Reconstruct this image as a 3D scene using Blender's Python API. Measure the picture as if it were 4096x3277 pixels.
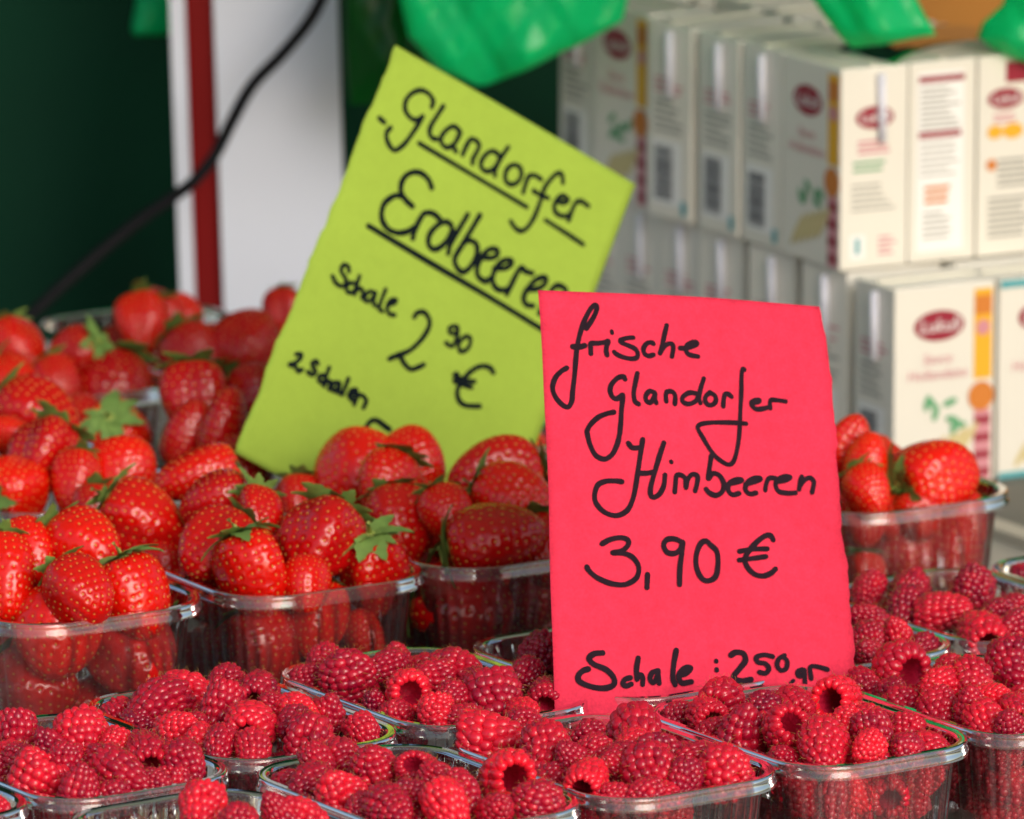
# Fruit stall close-up: strawberries and raspberries in clear punnets, two hand-written price signs, sauce cartons behind.
import bpy, math, random
import numpy as np
from mathutils import Vector, Matrix, Quaternion
R = math.radians
random.seed(3)
for o in list(bpy.data.objects): bpy.data.objects.remove(o)
scene = bpy.context.scene
col = scene.collection

# ------------------------------------------------------------------ camera
cam = bpy.data.cameras.new('camera'); camo = bpy.data.objects.new('camera', cam); col.objects.link(camo)
camo.location = (0, -3.69596, 0.99252); camo.rotation_euler = (R(90 - 11.929), 0, 0)
cam.sensor_width = 36; cam.lens = 284.55; cam.clip_start = .1; cam.clip_end = 60
cam.dof.use_dof = True; cam.dof.focus_distance = 3.79; cam.dof.aperture_fstop = 11.5
scene.camera = camo

# ------------------------------------------------------------------ world, sun, exposure
SUN = Vector((0.44, -0.84, 0.50)).normalized()
w = bpy.data.worlds.new('World'); scene.world = w; w.use_nodes = True
wn = w.node_tree.nodes; wn.clear()
sky = wn.new('ShaderNodeTexSky'); sky.sky_type = 'NISHITA'; sky.sun_disc = False
sky.sun_elevation = math.asin(SUN.z); sky.sun_rotation = math.atan2(SUN.x, SUN.y); sky.dust_density = 3.0; sky.air_density = 1.2
bg = wn.new('ShaderNodeBackground'); bg.inputs['Strength'].default_value = 0.15
wo = wn.new('ShaderNodeOutputWorld')
w.node_tree.links.new(sky.outputs[0], bg.inputs[0]); w.node_tree.links.new(bg.outputs[0], wo.inputs[0])
sl = bpy.data.lights.new('sun', 'SUN'); sl.energy = 1.25; sl.angle = R(34); sl.color = (1, 1, 1)
so = bpy.data.objects.new('sun', sl); col.objects.link(so); so.location = SUN * 3
so.rotation_euler = SUN.to_track_quat('Z', 'Y').to_euler()
vs = scene.view_settings; vs.view_transform = 'Standard'; vs.look = 'None'; vs.gamma = 1; vs.exposure = 0.1
try: vs.use_curve_mapping = False
except Exception: pass
cy = scene.cycles
cy.use_denoising = True; cy.max_bounces = 12; cy.transparent_max_bounces = 24; cy.transmission_bounces = 8; cy.diffuse_bounces = 4
cy.glossy_bounces = 4; cy.caustics_reflective = False; cy.caustics_refractive = False; cy.sample_clamp_indirect = 6

# ------------------------------------------------------------------ helpers
def tag(o, label=None, cat=None, group=None, kind=None):
    if label: o['label'] = label
    if cat: o['category'] = cat
    if group: o['group'] = group
    if kind: o['kind'] = kind
    return o
def mesh(name, verts, faces, mats=(), smooth=True, fm=None):
    m = bpy.data.meshes.new(name); m.from_pydata([tuple(map(float, v)) for v in verts], [], [tuple(map(int, f)) for f in faces])
    for k in mats: m.materials.append(k)
    if smooth: m.polygons.foreach_set('use_smooth', [True] * len(m.polygons))
    if fm is not None: m.polygons.foreach_set('material_index', fm)
    m.update(); return m
def obj(name, data, parent=None, loc=None, rot=None, scale=None):
    o = bpy.data.objects.new(name, data); col.objects.link(o)
    if parent is not None: o.parent = parent
    if loc is not None: o.location = loc
    if rot is not None:
        o.rotation_mode = 'QUATERNION'; o.rotation_quaternion = rot
    if scale is not None: o.scale = scale
    return o
def empty(name, loc, rot=None, scale=None):
    o = obj(name, None, None, loc, rot, scale); o.empty_display_size = .01; return o
class MB:
    def __init__(s): s.v = []; s.f = []; s.m = []
    def add(s, v, f, mi=0):
        n = len(s.v); s.v += [tuple(p) for p in v]; s.f += [tuple(i + n for i in q) for q in f]; s.m += [mi] * len(f); return s
    def box(s, x0, x1, y0, y1, z0, z1, mi=0):
        v = [(x, y, z) for z in (z0, z1) for y in (y0, y1) for x in (x0, x1)]
        return s.add(v, [(0, 2, 3, 1), (4, 5, 7, 6), (0, 1, 5, 4), (2, 6, 7, 3), (0, 4, 6, 2), (1, 3, 7, 5)], mi)
    def tube(s, pts, rad, n=8, mi=0):
        P = [Vector(p) for p in pts]; rings = []
        up = Vector((0, 0, 1))
        for i, p in enumerate(P):
            t = (P[min(i + 1, len(P) - 1)] - P[max(i - 1, 0)]).normalized()
            a = t.cross(up if abs(t.z) < .95 else Vector((1, 0, 0))).normalized(); b = t.cross(a)
            rr_ = rad[i] if isinstance(rad, (list, tuple)) else rad
            rings.append([p + (a * math.cos(2 * math.pi * k / n) + b * math.sin(2 * math.pi * k / n)) * rr_ for k in range(n)])
        v = [q for rg in rings for q in rg]; f = []
        for i in range(len(P) - 1):
            for k in range(n): f.append((i * n + k, i * n + (k + 1) % n, (i + 1) * n + (k + 1) % n, (i + 1) * n + k))
        f.append(tuple(range(n))[::-1]); f.append(tuple((len(P) - 1) * n + k for k in range(n)))
        return s.add(v, f, mi)
    def build(s, name, mats, parent=None, smooth=False, loc=None, rot=None):
        return obj(name, mesh(name, s.v, s.f, mats, smooth, s.m), parent, loc, rot)

# ------------------------------------------------------------------ materials
def nt(name):
    m = bpy.data.materials.new(name); m.use_nodes = True; t = m.node_tree
    return m, t, t.nodes, t.links, t.nodes['Principled BSDF']
def simple(name, c, rough=.5, noise=.0, scale=40, spec=.5, bump=0., sheen=0., coat=0., bscale=None):
    m, t, n, l, p = nt(name)
    p.inputs['Roughness'].default_value = rough; p.inputs['Specular IOR Level'].default_value = spec
    p.inputs['Sheen Weight'].default_value = sheen; p.inputs['Coat Weight'].default_value = coat
    p.inputs['Base Color'].default_value = (*c, 1)
    if noise or bump:
        tc = n.new('ShaderNodeTexCoord'); nz = n.new('ShaderNodeTexNoise'); nz.inputs['Scale'].default_value = scale; nz.inputs['Detail'].default_value = 5
        l.new(tc.outputs['Object'], nz.inputs['Vector'])
        if noise:
            mx = n.new('ShaderNodeMix'); mx.data_type = 'RGBA'
            mx.inputs[6].default_value = (*[x * (1 - noise) for x in c], 1); mx.inputs[7].default_value = (*[min(1, x * (1 + noise)) for x in c], 1)
            l.new(nz.outputs['Fac'], mx.inputs[0]); l.new(mx.outputs[2], p.inputs['Base Color'])
        if bump:
            nb = nz
            if bscale:
                nb = n.new('ShaderNodeTexNoise'); nb.inputs['Scale'].default_value = bscale; nb.inputs['Detail'].default_value = 4; l.new(tc.outputs['Object'], nb.inputs['Vector'])
            b = n.new('ShaderNodeBump'); b.inputs['Strength'].default_value = bump; b.inputs['Distance'].default_value = .001
            l.new(nb.outputs['Fac'], b.inputs['Height']); l.new(b.outputs[0], p.inputs['Normal'])
    return m
def fruit(name, dark, bright, rough, sss, sssr, coat, attr=None, noise_scale=60, noise_amt=.25, sheen=0., shoulder=None, bump=0.):
    m, t, n, l, p = nt(name)
    at = n.new('ShaderNodeAttribute'); at.attribute_type = 'OBJECT'; at.attribute_name = 'tone'
    tc = n.new('ShaderNodeTexCoord'); nz = n.new('ShaderNodeTexNoise'); nz.inputs['Scale'].default_value = noise_scale; nz.inputs['Detail'].default_value = 3
    l.new(tc.outputs['Object'], nz.inputs['Vector'])
    a1 = n.new('ShaderNodeMath'); a1.operation = 'MULTIPLY_ADD'; a1.inputs[1].default_value = noise_amt * 2; a1.inputs[2].default_value = -noise_amt
    l.new(nz.outputs['Fac'], a1.inputs[0])
    a2 = n.new('ShaderNodeMath'); a2.operation = 'ADD'; a2.use_clamp = True; l.new(at.outputs['Fac'], a2.inputs[0]); l.new(a1.outputs[0], a2.inputs[1])
    last = a2
    if attr:
        ad = n.new('ShaderNodeAttribute'); ad.attribute_name = attr
        a3 = n.new('ShaderNodeMath'); a3.operation = 'ADD'; a3.use_clamp = True; l.new(a2.outputs[0], a3.inputs[0]); l.new(ad.outputs['Fac'], a3.inputs[1]); last = a3
    mx = n.new('ShaderNodeMix'); mx.data_type = 'RGBA'; mx.inputs[6].default_value = (*dark, 1); mx.inputs[7].default_value = (*bright, 1)
    l.new(last.outputs[0], mx.inputs[0]); out = mx.outputs[2]
    if shoulder:
        ash = n.new('ShaderNodeAttribute'); ash.attribute_name = 'shoulder'
        m2 = n.new('ShaderNodeMix'); m2.data_type = 'RGBA'; m2.inputs[7].default_value = (*shoulder, 1)
        l.new(ash.outputs['Fac'], m2.inputs[0]); l.new(out, m2.inputs[6]); out = m2.outputs[2]
    l.new(out, p.inputs['Base Color'])
    p.inputs['Roughness'].default_value = rough; p.inputs['Coat Weight'].default_value = coat; p.inputs['Coat Roughness'].default_value = .12
    p.inputs['Subsurface Weight'].default_value = sss; p.inputs['Subsurface Radius'].default_value = (1, .15, .1); p.inputs['Subsurface Scale'].default_value = sssr
    p.inputs['Sheen Weight'].default_value = sheen; p.inputs['Sheen Roughness'].default_value = .4; p.inputs['Sheen Tint'].default_value = (1, .55, .6, 1)
    if bump:
        nb = n.new('ShaderNodeTexNoise'); nb.inputs['Scale'].default_value = 14; nb.inputs['Detail'].default_value = 2; l.new(tc.outputs['Object'], nb.inputs['Vector'])
        b = n.new('ShaderNodeBump'); b.inputs['Strength'].default_value = bump; b.inputs['Distance'].default_value = .03; l.new(nb.outputs['Fac'], b.inputs['Height']); l.new(b.outputs[0], p.inputs['Normal'])
    return m
def plastic(name, haze, gloss, tint=(1, 1, 1), rough=.06):
    # thin clear PET: see-through sheet with a Fresnel reflection and a pale haze painting in reflected sky
    m = bpy.data.materials.new(name); m.use_nodes = True; t = m.node_tree; n = t.nodes; l = t.links; n.clear()
    o = n.new('ShaderNodeOutputMaterial'); tr = n.new('ShaderNodeBsdfTransparent'); tr.inputs[0].default_value = (*tint, 1)
    df = n.new('ShaderNodeBsdfDiffuse'); df.inputs[0].default_value = (.85, .85, .88, 1)
    gl = n.new('ShaderNodeBsdfGlossy'); gl.inputs['Roughness'].default_value = rough
    fr = n.new('ShaderNodeFresnel'); fr.inputs[0].default_value = 1.55
    mu = n.new('ShaderNodeMath'); mu.operation = 'MULTIPLY'; mu.use_clamp = True; mu.inputs[1].default_value = gloss; l.new(fr.outputs[0], mu.inputs[0])
    tc = n.new('ShaderNodeTexCoord'); nz = n.new('ShaderNodeTexNoise'); nz.inputs['Scale'].default_value = 55; nz.inputs['Detail'].default_value = 4; l.new(tc.outputs['Object'], nz.inputs['Vector'])
    hz = n.new('ShaderNodeMath'); hz.operation = 'MULTIPLY'; hz.inputs[1].default_value = haze * 2; l.new(nz.outputs['Fac'], hz.inputs[0])
    a = n.new('ShaderNodeMixShader'); b = n.new('ShaderNodeMixShader')
    l.new(hz.outputs[0], a.inputs[0]); l.new(tr.outputs[0], a.inputs[1]); l.new(df.outputs[0], a.inputs[2])
    l.new(mu.outputs[0], b.inputs[0]); l.new(a.outputs[0], b.inputs[1]); l.new(gl.outputs[0], b.inputs[2]); l.new(b.outputs[0], o.inputs[0])
    return m
M = dict(
    rasp=fruit('raspberry_skin', (.22, .0006, .022), (.90, .012, .034), .20, .12, .03, .0, 'drupelet_tone', 3, .12, .05),
    cavity=simple('raspberry_cavity', (.42, .006, .035), .45, .3, bump=.8, scale=9),
    hair=simple('raspberry_style', (.42, .20, .05), .6),
    straw=fruit('strawberry_skin', (.33, .000, .005), (.84, .009, .000), .20, .08, .04, .0, None, 2.2, .20, 0., (.88, .10, .02), .0),
    seed=simple('strawberry_seed', (.60, .24, .03), .45),
    sepal=simple('strawberry_leaf', (.17, .29, .06), .65, .45, 7),
    stem=simple('strawberry_stem', (.34, .42, .09), .6),
    wall=plastic('clear_plastic_wall', .014, 1.7, rough=.07), rim=plastic('clear_plastic_rim', .045, 1.5, (.98, .98, .98), .07),
    ink=simple('black_marker', (.022, .012, .019), .85, .35, 260, spec=.05), ink2=simple('black_marker_green', (.006, .010, .012), .85, .3, 260, spec=.05),
    counter=simple('counter_top', (.36, .34, .30), .45, .15, 9), mat=simple('grey_mat', (.16, .155, .13), .7, .15, 30), trim=simple('counter_trim', (.47, .43, .35), .5, .1, 30),
    gap=simple('dark_groove', (.03, .03, .03), .7),
    tarp=simple('dark_green_tarpaulin', (.0012, .036, .018), .7, .45, 5, .15, .8, bscale=14),
    white=simple('white_enamel', (.66, .70, .82), .35, .03, 12), redp=simple('red_stripe', (.17, .0006, .001), .55, spec=.2),
    cable=simple('black_rubber', (.006, .006, .008), .6, spec=.15), brown=simple('brown_board', (.42, .17, .02), .6, .2, 14),
    carton=simple('carton_cream', (.76, .735, .66), .38, .04, 20), cartonlid=simple('carton_fold', (.70, .68, .58), .4, .05, 30),
    wine=simple('print_wine', (.30, .012, .035), .4), winelt=simple('print_rose', (.62, .26, .30), .4), print_w=simple('print_white', (.85, .85, .84), .4),
    grey=simple('print_grey', (.33, .33, .30), .5), bar=simple('print_barcode', (.06, .06, .07), .5), leaf=simple('print_leaf', (.12, .36, .18), .5),
    gold=simple('print_gold', (.80, .42, .02), .45), orange=simple('print_orange', (.62, .20, .03), .45), spear=simple('print_asparagus', (.62, .52, .26), .45), teal=simple('print_teal', (.08, .36, .40), .45),
    straww=simple('straw_wrap', (.74, .75, .86), .3), wrap=plastic('shrink_wrap', .10, 1.4))
def paper(name, c, spot, k=1.):
    m, t, n, l, p = nt(name); p.inputs['Roughness'].default_value = .85; p.inputs['Specular IOR Level'].default_value = .12
    tc = n.new('ShaderNodeTexCoord'); src = tc.outputs['Object']; cur = None
    for sc, amt in ((22, .03), (160, .03), (700, .035)):
        nz = n.new('ShaderNodeTexNoise'); nz.inputs['Scale'].default_value = sc; nz.inputs['Detail'].default_value = 4; l.new(src, nz.inputs['Vector'])
        mr = n.new('ShaderNodeMapRange'); mr.inputs[1].default_value = .3; mr.inputs[2].default_value = .7; mr.inputs[3].default_value = 1 - amt * k; mr.inputs[4].default_value = 1 + amt * k; l.new(nz.outputs['Fac'], mr.inputs[0])
        if cur is None: cur = mr.outputs[0]
        else:
            mm = n.new('ShaderNodeMath'); mm.operation = 'MULTIPLY'; l.new(cur, mm.inputs[0]); l.new(mr.outputs[0], mm.inputs[1]); cur = mm.outputs[0]
    mx = n.new('ShaderNodeMix'); mx.data_type = 'RGBA'; mx.blend_type = 'MULTIPLY'; mx.inputs[0].default_value = 1; mx.inputs[6].default_value = (*c, 1); l.new(cur, mx.inputs[7])
    vo = n.new('ShaderNodeTexVoronoi'); vo.inputs['Scale'].default_value = 38; l.new(src, vo.inputs['Vector'])
    n2 = n.new('ShaderNodeTexNoise'); n2.inputs['Scale'].default_value = 16; l.new(src, n2.inputs['Vector'])
    ms = n.new('ShaderNodeMath'); ms.operation = 'MULTIPLY_ADD'; ms.inputs[1].default_value = .22; l.new(n2.outputs['Fac'], ms.inputs[0]); ms.inputs[2].default_value = -.085
    sb = n.new('ShaderNodeMath'); sb.operation = 'SUBTRACT'; l.new(ms.outputs[0], sb.inputs[0]); l.new(vo.outputs['Distance'], sb.inputs[1])
    mg = n.new('ShaderNodeMath'); mg.operation = 'MULTIPLY'; mg.use_clamp = True; mg.inputs[1].default_value = 6; l.new(sb.outputs[0], mg.inputs[0])
    m2 = n.new('ShaderNodeMix'); m2.data_type = 'RGBA'; m2.inputs[7].default_value = (*spot, 1); l.new(mg.outputs[0], m2.inputs[0]); l.new(mx.outputs[2], m2.inputs[6]); l.new(m2.outputs[2], p.inputs['Base Color'])
    nb = n.new('ShaderNodeTexNoise'); nb.inputs['Scale'].default_value = 900; l.new(src, nb.inputs['Vector']); b = n.new('ShaderNodeBump'); b.inputs['Strength'].default_value = .25; b.inputs['Distance'].default_value = .0006
    l.new(nb.outputs['Fac'], b.inputs['Height']); l.new(b.outputs[0], p.inputs['Normal']); return m
def bagmat(name, c):
    m, t, n, l, p = nt(name)
    p.inputs['Base Color'].default_value = (*c, 1); p.inputs['Roughness'].default_value = .28
    tr = n.new('ShaderNodeBsdfTranslucent'); tr.inputs[0].default_value = (*c, 1); mx = n.new('ShaderNodeMixShader'); mx.inputs[0].default_value = .55
    l.new(p.outputs[0], mx.inputs[1]); l.new(tr.outputs[0], mx.inputs[2]); l.new(mx.outputs[0], n['Material Output'].inputs[0])
    return m
def cloth(name, c):
    m, t, n, l, p = nt(name); p.inputs['Base Color'].default_value = (*c, 1); p.inputs['Roughness'].default_value = .9
    tr = n.new('ShaderNodeBsdfTranslucent'); tr.inputs[0].default_value = (*c, 1); mx = n.new('ShaderNodeMixShader'); mx.inputs[0].default_value = .5
    l.new(p.outputs[0], mx.inputs[1]); l.new(tr.outputs[0], mx.inputs[2]); l.new(mx.outputs[0], n['Material Output'].inputs[0]); return m
M['added_awning'] = cloth('added_awning_cloth', (.36, .40, .28))
M['red'] = paper('red_paper', (.76, .036, .082), (.62, .010, .070), 2.6); M['green'] = paper('green_paper', (.315, .455, .058), (.30, .435, .055))
M['bag'] = bagmat('green_bag_film', (.006, .74, .27)); M['bag_shade'] = bagmat('shaded_green_bag_film', (.002, .12, .012))  # second film: the same green bag with shade put into its colour

# ------------------------------------------------------------------ setting
c = MB().box(-1.2, 1.2, -.75, 1.16, -.04, 0).build('counter', [M['counter']]); tag(c, kind='structure')
t = MB()
nx, nz = 60, 30; V_ = []
for j in range(nz + 1):
    for i in range(nx + 1):
        x = -1.3 + 2.6 * i / nx; z = -.7 + 1.9 * j / nz
        V_.append((x, 1.36 + .012 * math.sin(x * 23 + z * 3) + .006 * math.sin(x * 51 - z * 11 + 1), z))
t.add(V_, [(j * (nx + 1) + i, j * (nx + 1) + i + 1, (j + 1) * (nx + 1) + i + 1, (j + 1) * (nx + 1) + i) for j in range(nz) for i in range(nx)])
tag(t.build('tarpaulin', [M['tarp']], smooth=True), 'dark green tarpaulin hanging as the back wall of the stall', 'tarpaulin')

aw = MB()
for i in range(13):
    x = -1.7 + 3.4 * i / 12
    aw.v += [(x, -.55, 1.42 + .01 * math.sin(i * 2.1)), (x, 1.75, 1.62)]
    if i: aw.f.append((2 * i - 2, 2 * i - 1, 2 * i + 1, 2 * i)); aw.m.append(0)
tag(aw.build('added_awning', [M['added_awning']]), kind='structure')      # unseen cloth roof, added overhead to shape the stall's light

# ------------------------------------------------------------------ white post with red stripe, cable
post = empty('post', (-.150, 1.14, 0)); post.rotation_mode = 'XYZ'; post.rotation_euler = (0, R(-1.55), R(0))
MB().box(-.0505, -.0415, -.010, .02, -.0, .75).build('edge_strip', [M['white']], post)
MB().box(-.0413, -.0242, -.0055, .02, -.0, .75).build('stripe', [M['redp']], post)
MB().box(-.0240, .0505, -.012, .02, -.0, .75).build('panel', [M['white']], post)
tag(post, 'white painted post with a dark red vertical stripe behind the strawberries', 'post')
cab = MB()
CP = [(-0.06944, 1.08, 1.31255), (-0.07434, 1.08, 0.67734), (-0.08424, 1.08, 0.36835), (-0.09644, 1.078, 0.27884), (-0.10994, 1.075, 0.2432), (-0.12035, 1.07, 0.22291), (-0.13685, 1.07, 0.20254), (-0.1548, 1.068, 0.184), (-0.16681, 1.066, 0.16317), (-0.17738, 1.065, 0.14214), (-0.18944, 1.065, 0.12697), (-0.20298, 1.065, 0.11634), (-0.22254, 1.065, 0.10266), (-0.24642, 1.06, 0.08382), (-0.27154, 1.05, 0.06293), (-0.29359, 1.04, 0.04361), (-0.314, 1.03, 0.03118), (-0.33283, 1, 0.03048), (-0.37566, 0.98, 0.03307)]
def catmull(P, n):
    P = [Vector(p) for p in P]; P = [P[0] * 2 - P[1]] + P + [P[-1] * 2 - P[-2]]; out = []
    for i in range(1, len(P) - 2):
        a, b, c_, d = P[i - 1:i + 3]
        for k in range(n):
            t_ = k / n
            out.append(.5 * ((2 * b) + (c_ - a) * t_ + (2 * a - 5 * b + 4 * c_ - d) * t_ ** 2 + (3 * b - a - 3 * c_ + d) * t_ ** 3))
    return out + [P[-2]]
cab.tube(catmull(CP, 8), .0038, 10)
tag(cab.build('cable', [M['cable']], smooth=True), 'black rubber cable hanging in a curve across the white post', 'cable')
tag(MB().box(.20, .75, 1.26, 1.29, -.3, .5).build('board', [M['brown']]), 'orange-brown board behind the cartons in the top right corner', 'board')

# ------------------------------------------------------------------ green carrier bags
def bag(name, left, right, y, mat, seed, label, bulge=.016):
    rnd = random.Random(seed); nu, nv = 56, 84
    ph = [(rnd.uniform(10, 30), rnd.uniform(-14, 14), rnd.uniform(0, 6.3), rnd.uniform(.3, 1)) for _ in range(5)] + [(rnd.uniform(40, 90), rnd.uniform(-60, 60), rnd.uniform(0, 6.3), rnd.uniform(.03, .10)) for _ in range(7)]
    def lerp(poly, s):
        k = s * (len(poly) - 1); i = min(int(k), len(poly) - 2); f_ = k - i
        return [poly[i][0] * (1 - f_) + poly[i + 1][0] * f_, poly[i][1] * (1 - f_) + poly[i + 1][1] * f_]
    V, Fc = [], []
    for side in (-1, 1):
        for j in range(nv + 1):
            L, Rr = lerp(left, j / nv), lerp(right, j / nv)
            for i in range(nu + 1):
                u = i / nu; x = L[0] * (1 - u) + Rr[0] * u; z = L[1] * (1 - u) + Rr[1] * u
                e = (4 * u * (1 - u)) ** .5 * min(1, (1.02 - j / nv) * 4) ** .5
                d = sum(a * math.sin(f1 * x * 6 + f2 * z * 6 + p_) for f1, f2, p_, a in ph) * .0030
                V.append((x, y + side * bulge * e + d * (.4 + .6 * e), z))
    n1 = (nu + 1) * (nv + 1)
    for s in (0, 1):
        for j in range(nv):
            for i in range(nu):
                q = [s * n1 + j * (nu + 1) + i, s * n1 + j * (nu + 1) + i + 1, s * n1 + (j + 1) * (nu + 1) + i + 1, s * n1 + (j + 1) * (nu + 1) + i]
                Fc.append(q if s else q[::-1])
    o = obj(name, mesh(name, V, Fc, [mat])); tag(o, label, 'plastic bag', 'green carrier bags hanging at the back'); return o
BAGS = [([(-0.0666, 0.2891), (-0.0653, 0.2509), (-0.0602, 0.2287), (-0.0435, 0.2102), (-0.0209, 0.1999)],
 [(0.0629, 0.2891), (0.0673, 0.2509), (0.0645, 0.2383), (0.0411, 0.225), (-0.0129, 0.2009)], 0.97, 'bag', 3, 'bright green plastic bag with its lower corner above the green sign'),
([(-0.0979, 0.2786), (-0.0988, 0.2397), (-0.0997, 0.2173), (-0.0983, 0.1948), (-0.0961, 0.1767)],
 [(-0.044, 0.2786), (-0.0456, 0.2397), (-0.0471, 0.2173), (-0.0545, 0.1948), (-0.0605, 0.1797)], 1.04, 'bag_shade', 8, 'green plastic bag coloured dark for its shade, beside the white post'),
([(0.1586, 0.3009), (0.1694, 0.2737), (0.1773, 0.2623), (0.1859, 0.2508), (0.1923, 0.2448)],
 [(0.2222, 0.3009), (0.2288, 0.2737), (0.2339, 0.2637), (0.2382, 0.2566), (0.24, 0.2523)], 0.835, 'bag', 11, 'green plastic bag dangling in front of the upper cartons, left one'),
([(0.286, 0.2971), (0.2792, 0.2655), (0.268, 0.2554), (0.2652, 0.2467), (0.2724, 0.241)],
 [(0.3343, 0.2971), (0.3319, 0.2655), (0.325, 0.2511), (0.3209, 0.2395), (0.314, 0.2251)], 0.86, 'bag', 15, 'green plastic bag cut off by the top right corner'),
([(-0.2282, 0.2421), (-0.2308, 0.2111), (-0.2332, 0.1987), (-0.234, 0.1925), (-0.2318, 0.1897)],
 [(-0.176, 0.2421), (-0.1763, 0.2111), (-0.1794, 0.1987), (-0.1826, 0.1925), (-0.1841, 0.1894)], 1.22, 'bag', 19, 'small green bag corner showing left of the white post')]
for lf, rt, y, mk, sd, lb in BAGS:
    xm = (lf[0][0] + rt[0][0]) / 2          # gathered neck, hung from the added roof
    lf = [(xm - .012, 1.44), (xm - .02, .62)] + lf; rt = [(xm + .012, 1.44), (xm + .02, .62)] + rt
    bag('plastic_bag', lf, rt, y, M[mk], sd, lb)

# ------------------------------------------------------------------ counter details at the right
u_ = (math.cos(R(31)), math.sin(R(31))); v_ = (-u_[1], u_[0])
def strip(name, p, s0, s1, d0, d1, z0, z1, mat):
    q = [(p[0] + u_[0] * d + v_[0] * s, p[1] + u_[1] * d + v_[1] * s) for s, d in ((s0, d0), (s0, d1), (s1, d1), (s1, d0))]
    V = [(*a, z0) for a in q] + [(*a, z1) for a in q]
    o = MB().add(V, [(3, 2, 1, 0), (4, 5, 6, 7), (0, 1, 5, 4), (1, 2, 6, 5), (2, 3, 7, 6), (3, 0, 4, 7)]).build(name, [mat]); return o
tag(strip('edge_trim', (.2755, .640), -.16, .125, 0, .016, -.001, .006, M['trim']), 'pale edge trim running along the counter at the right', 'trim')
tag(strip('rubber_mat', (.2755, .640), -.16, .45, .0165, .45, -.001, .003, M['mat']), 'grey-brown mat on the counter under the cartons at the right edge', 'mat')

# ------------------------------------------------------------------ cartons
CW, CD, CH = .066, .044, .116
def bevel_box(w_, d_, h_, b):
    me = bpy.data.meshes.new('carton_body'); import bmesh
    bm = bmesh.new(); bmesh.ops.create_cube(bm, size=1)
    bmesh.ops.scale(bm, vec=(w_, d_, h_), verts=bm.verts); bmesh.ops.translate(bm, vec=(0, 0, h_ / 2), verts=bm.verts)
    bmesh.ops.bevel(bm, geom=bm.edges[:] , offset=b, segments=2, affect='EDGES', profile=.6)
    bm.to_mesh(me); bm.free(); me.materials.append(M['carton']); return me
BODY = bevel_box(CW, CD, CH, .0012)
fontcache = {}
def text_mesh(s, size, mat):
    k = (s, size, mat.name)
    if k not in fontcache:
        cu = bpy.data.curves.new('t', 'FONT'); cu.body = s; cu.size = size; cu.align_x = 'CENTER'; cu.align_y = 'CENTER'; cu.shear = .15; cu.resolution_u = 2
        to = bpy.data.objects.new('t', cu); col.objects.link(to); dg = bpy.context.evaluated_depsgraph_get()
        me = bpy.data.meshes.new_from_object(to.evaluated_get(dg)); bpy.data.objects.remove(to); me.materials.clear(); me.materials.append(mat); fontcache[k] = me
    return fontcache[k]
# a print face has local x right, y up, z out of the carton; origin at the face's bottom centre
FR = {'front': Matrix(((1, 0, 0, 0), (0, 0, -1, -CD / 2), (0, 1, 0, 0), (0, 0, 0, 1))),
      'left': Matrix(((0, 0, -1, -CW / 2), (-1, 0, 0, 0), (0, 1, 0, 0), (0, 0, 0, 1))),
      'right': Matrix(((0, 0, 1, CW / 2), (1, 0, 0, 0), (0, 1, 0, 0), (0, 0, 0, 1)))}
def flat(name, mb, mat, root, face, z=.0003, parent=None):
    o = obj(name, mesh(name, [(x, y, z) for x, y in mb.v], mb.f, [mat], False), root); o.matrix_local = FR[face]; return o
class P2:
    def __init__(s): s.v = []; s.f = []
    def rect(s, x0, x1, y0, y1):
        n = len(s.v); s.v += [(x0, y0), (x1, y0), (x1, y1), (x0, y1)]; s.f.append((n, n + 1, n + 2, n + 3)); return s
    def ell(s, cx, cy_, a, b, n=28, ang=0.):
        k = len(s.v); s.v += [(cx + a * math.cos(2 * math.pi * i / n) * math.cos(ang) - b * math.sin(2 * math.pi * i / n) * math.sin(ang), cy_ + a * math.cos(2 * math.pi * i / n) * math.sin(ang) + b * math.sin(2 * math.pi * i / n) * math.cos(ang)) for i in range(n)]; s.f.append(tuple(range(k, k + n))); return s
    def lines(s, x0, x1, y1, n, pitch, h_, rnd):
        for i in range(n): s.rect(x0, x0 + (x1 - x0) * rnd.uniform(.6, 1), y1 - i * pitch - h_, y1 - i * pitch)
        return s
def txt(root, face, s, size, mat, x, y, z=.0006, parent=None):
    o = obj('lettering', text_mesh(s, size, mat), parent or root); mt = FR[face] @ Matrix.Translation((x, y, z))
    o.matrix_local = Matrix.Translation((x, y, z)) if parent else mt; return o
def logo(root, face, x, y, a, b):
    o = flat('logo', P2().ell(x, y, a, b), M['wine'], root, face, .0004); txt(root, face, 'Lukull', b * 1.25, M['print_w'], x, y, .0008, o)
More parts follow.
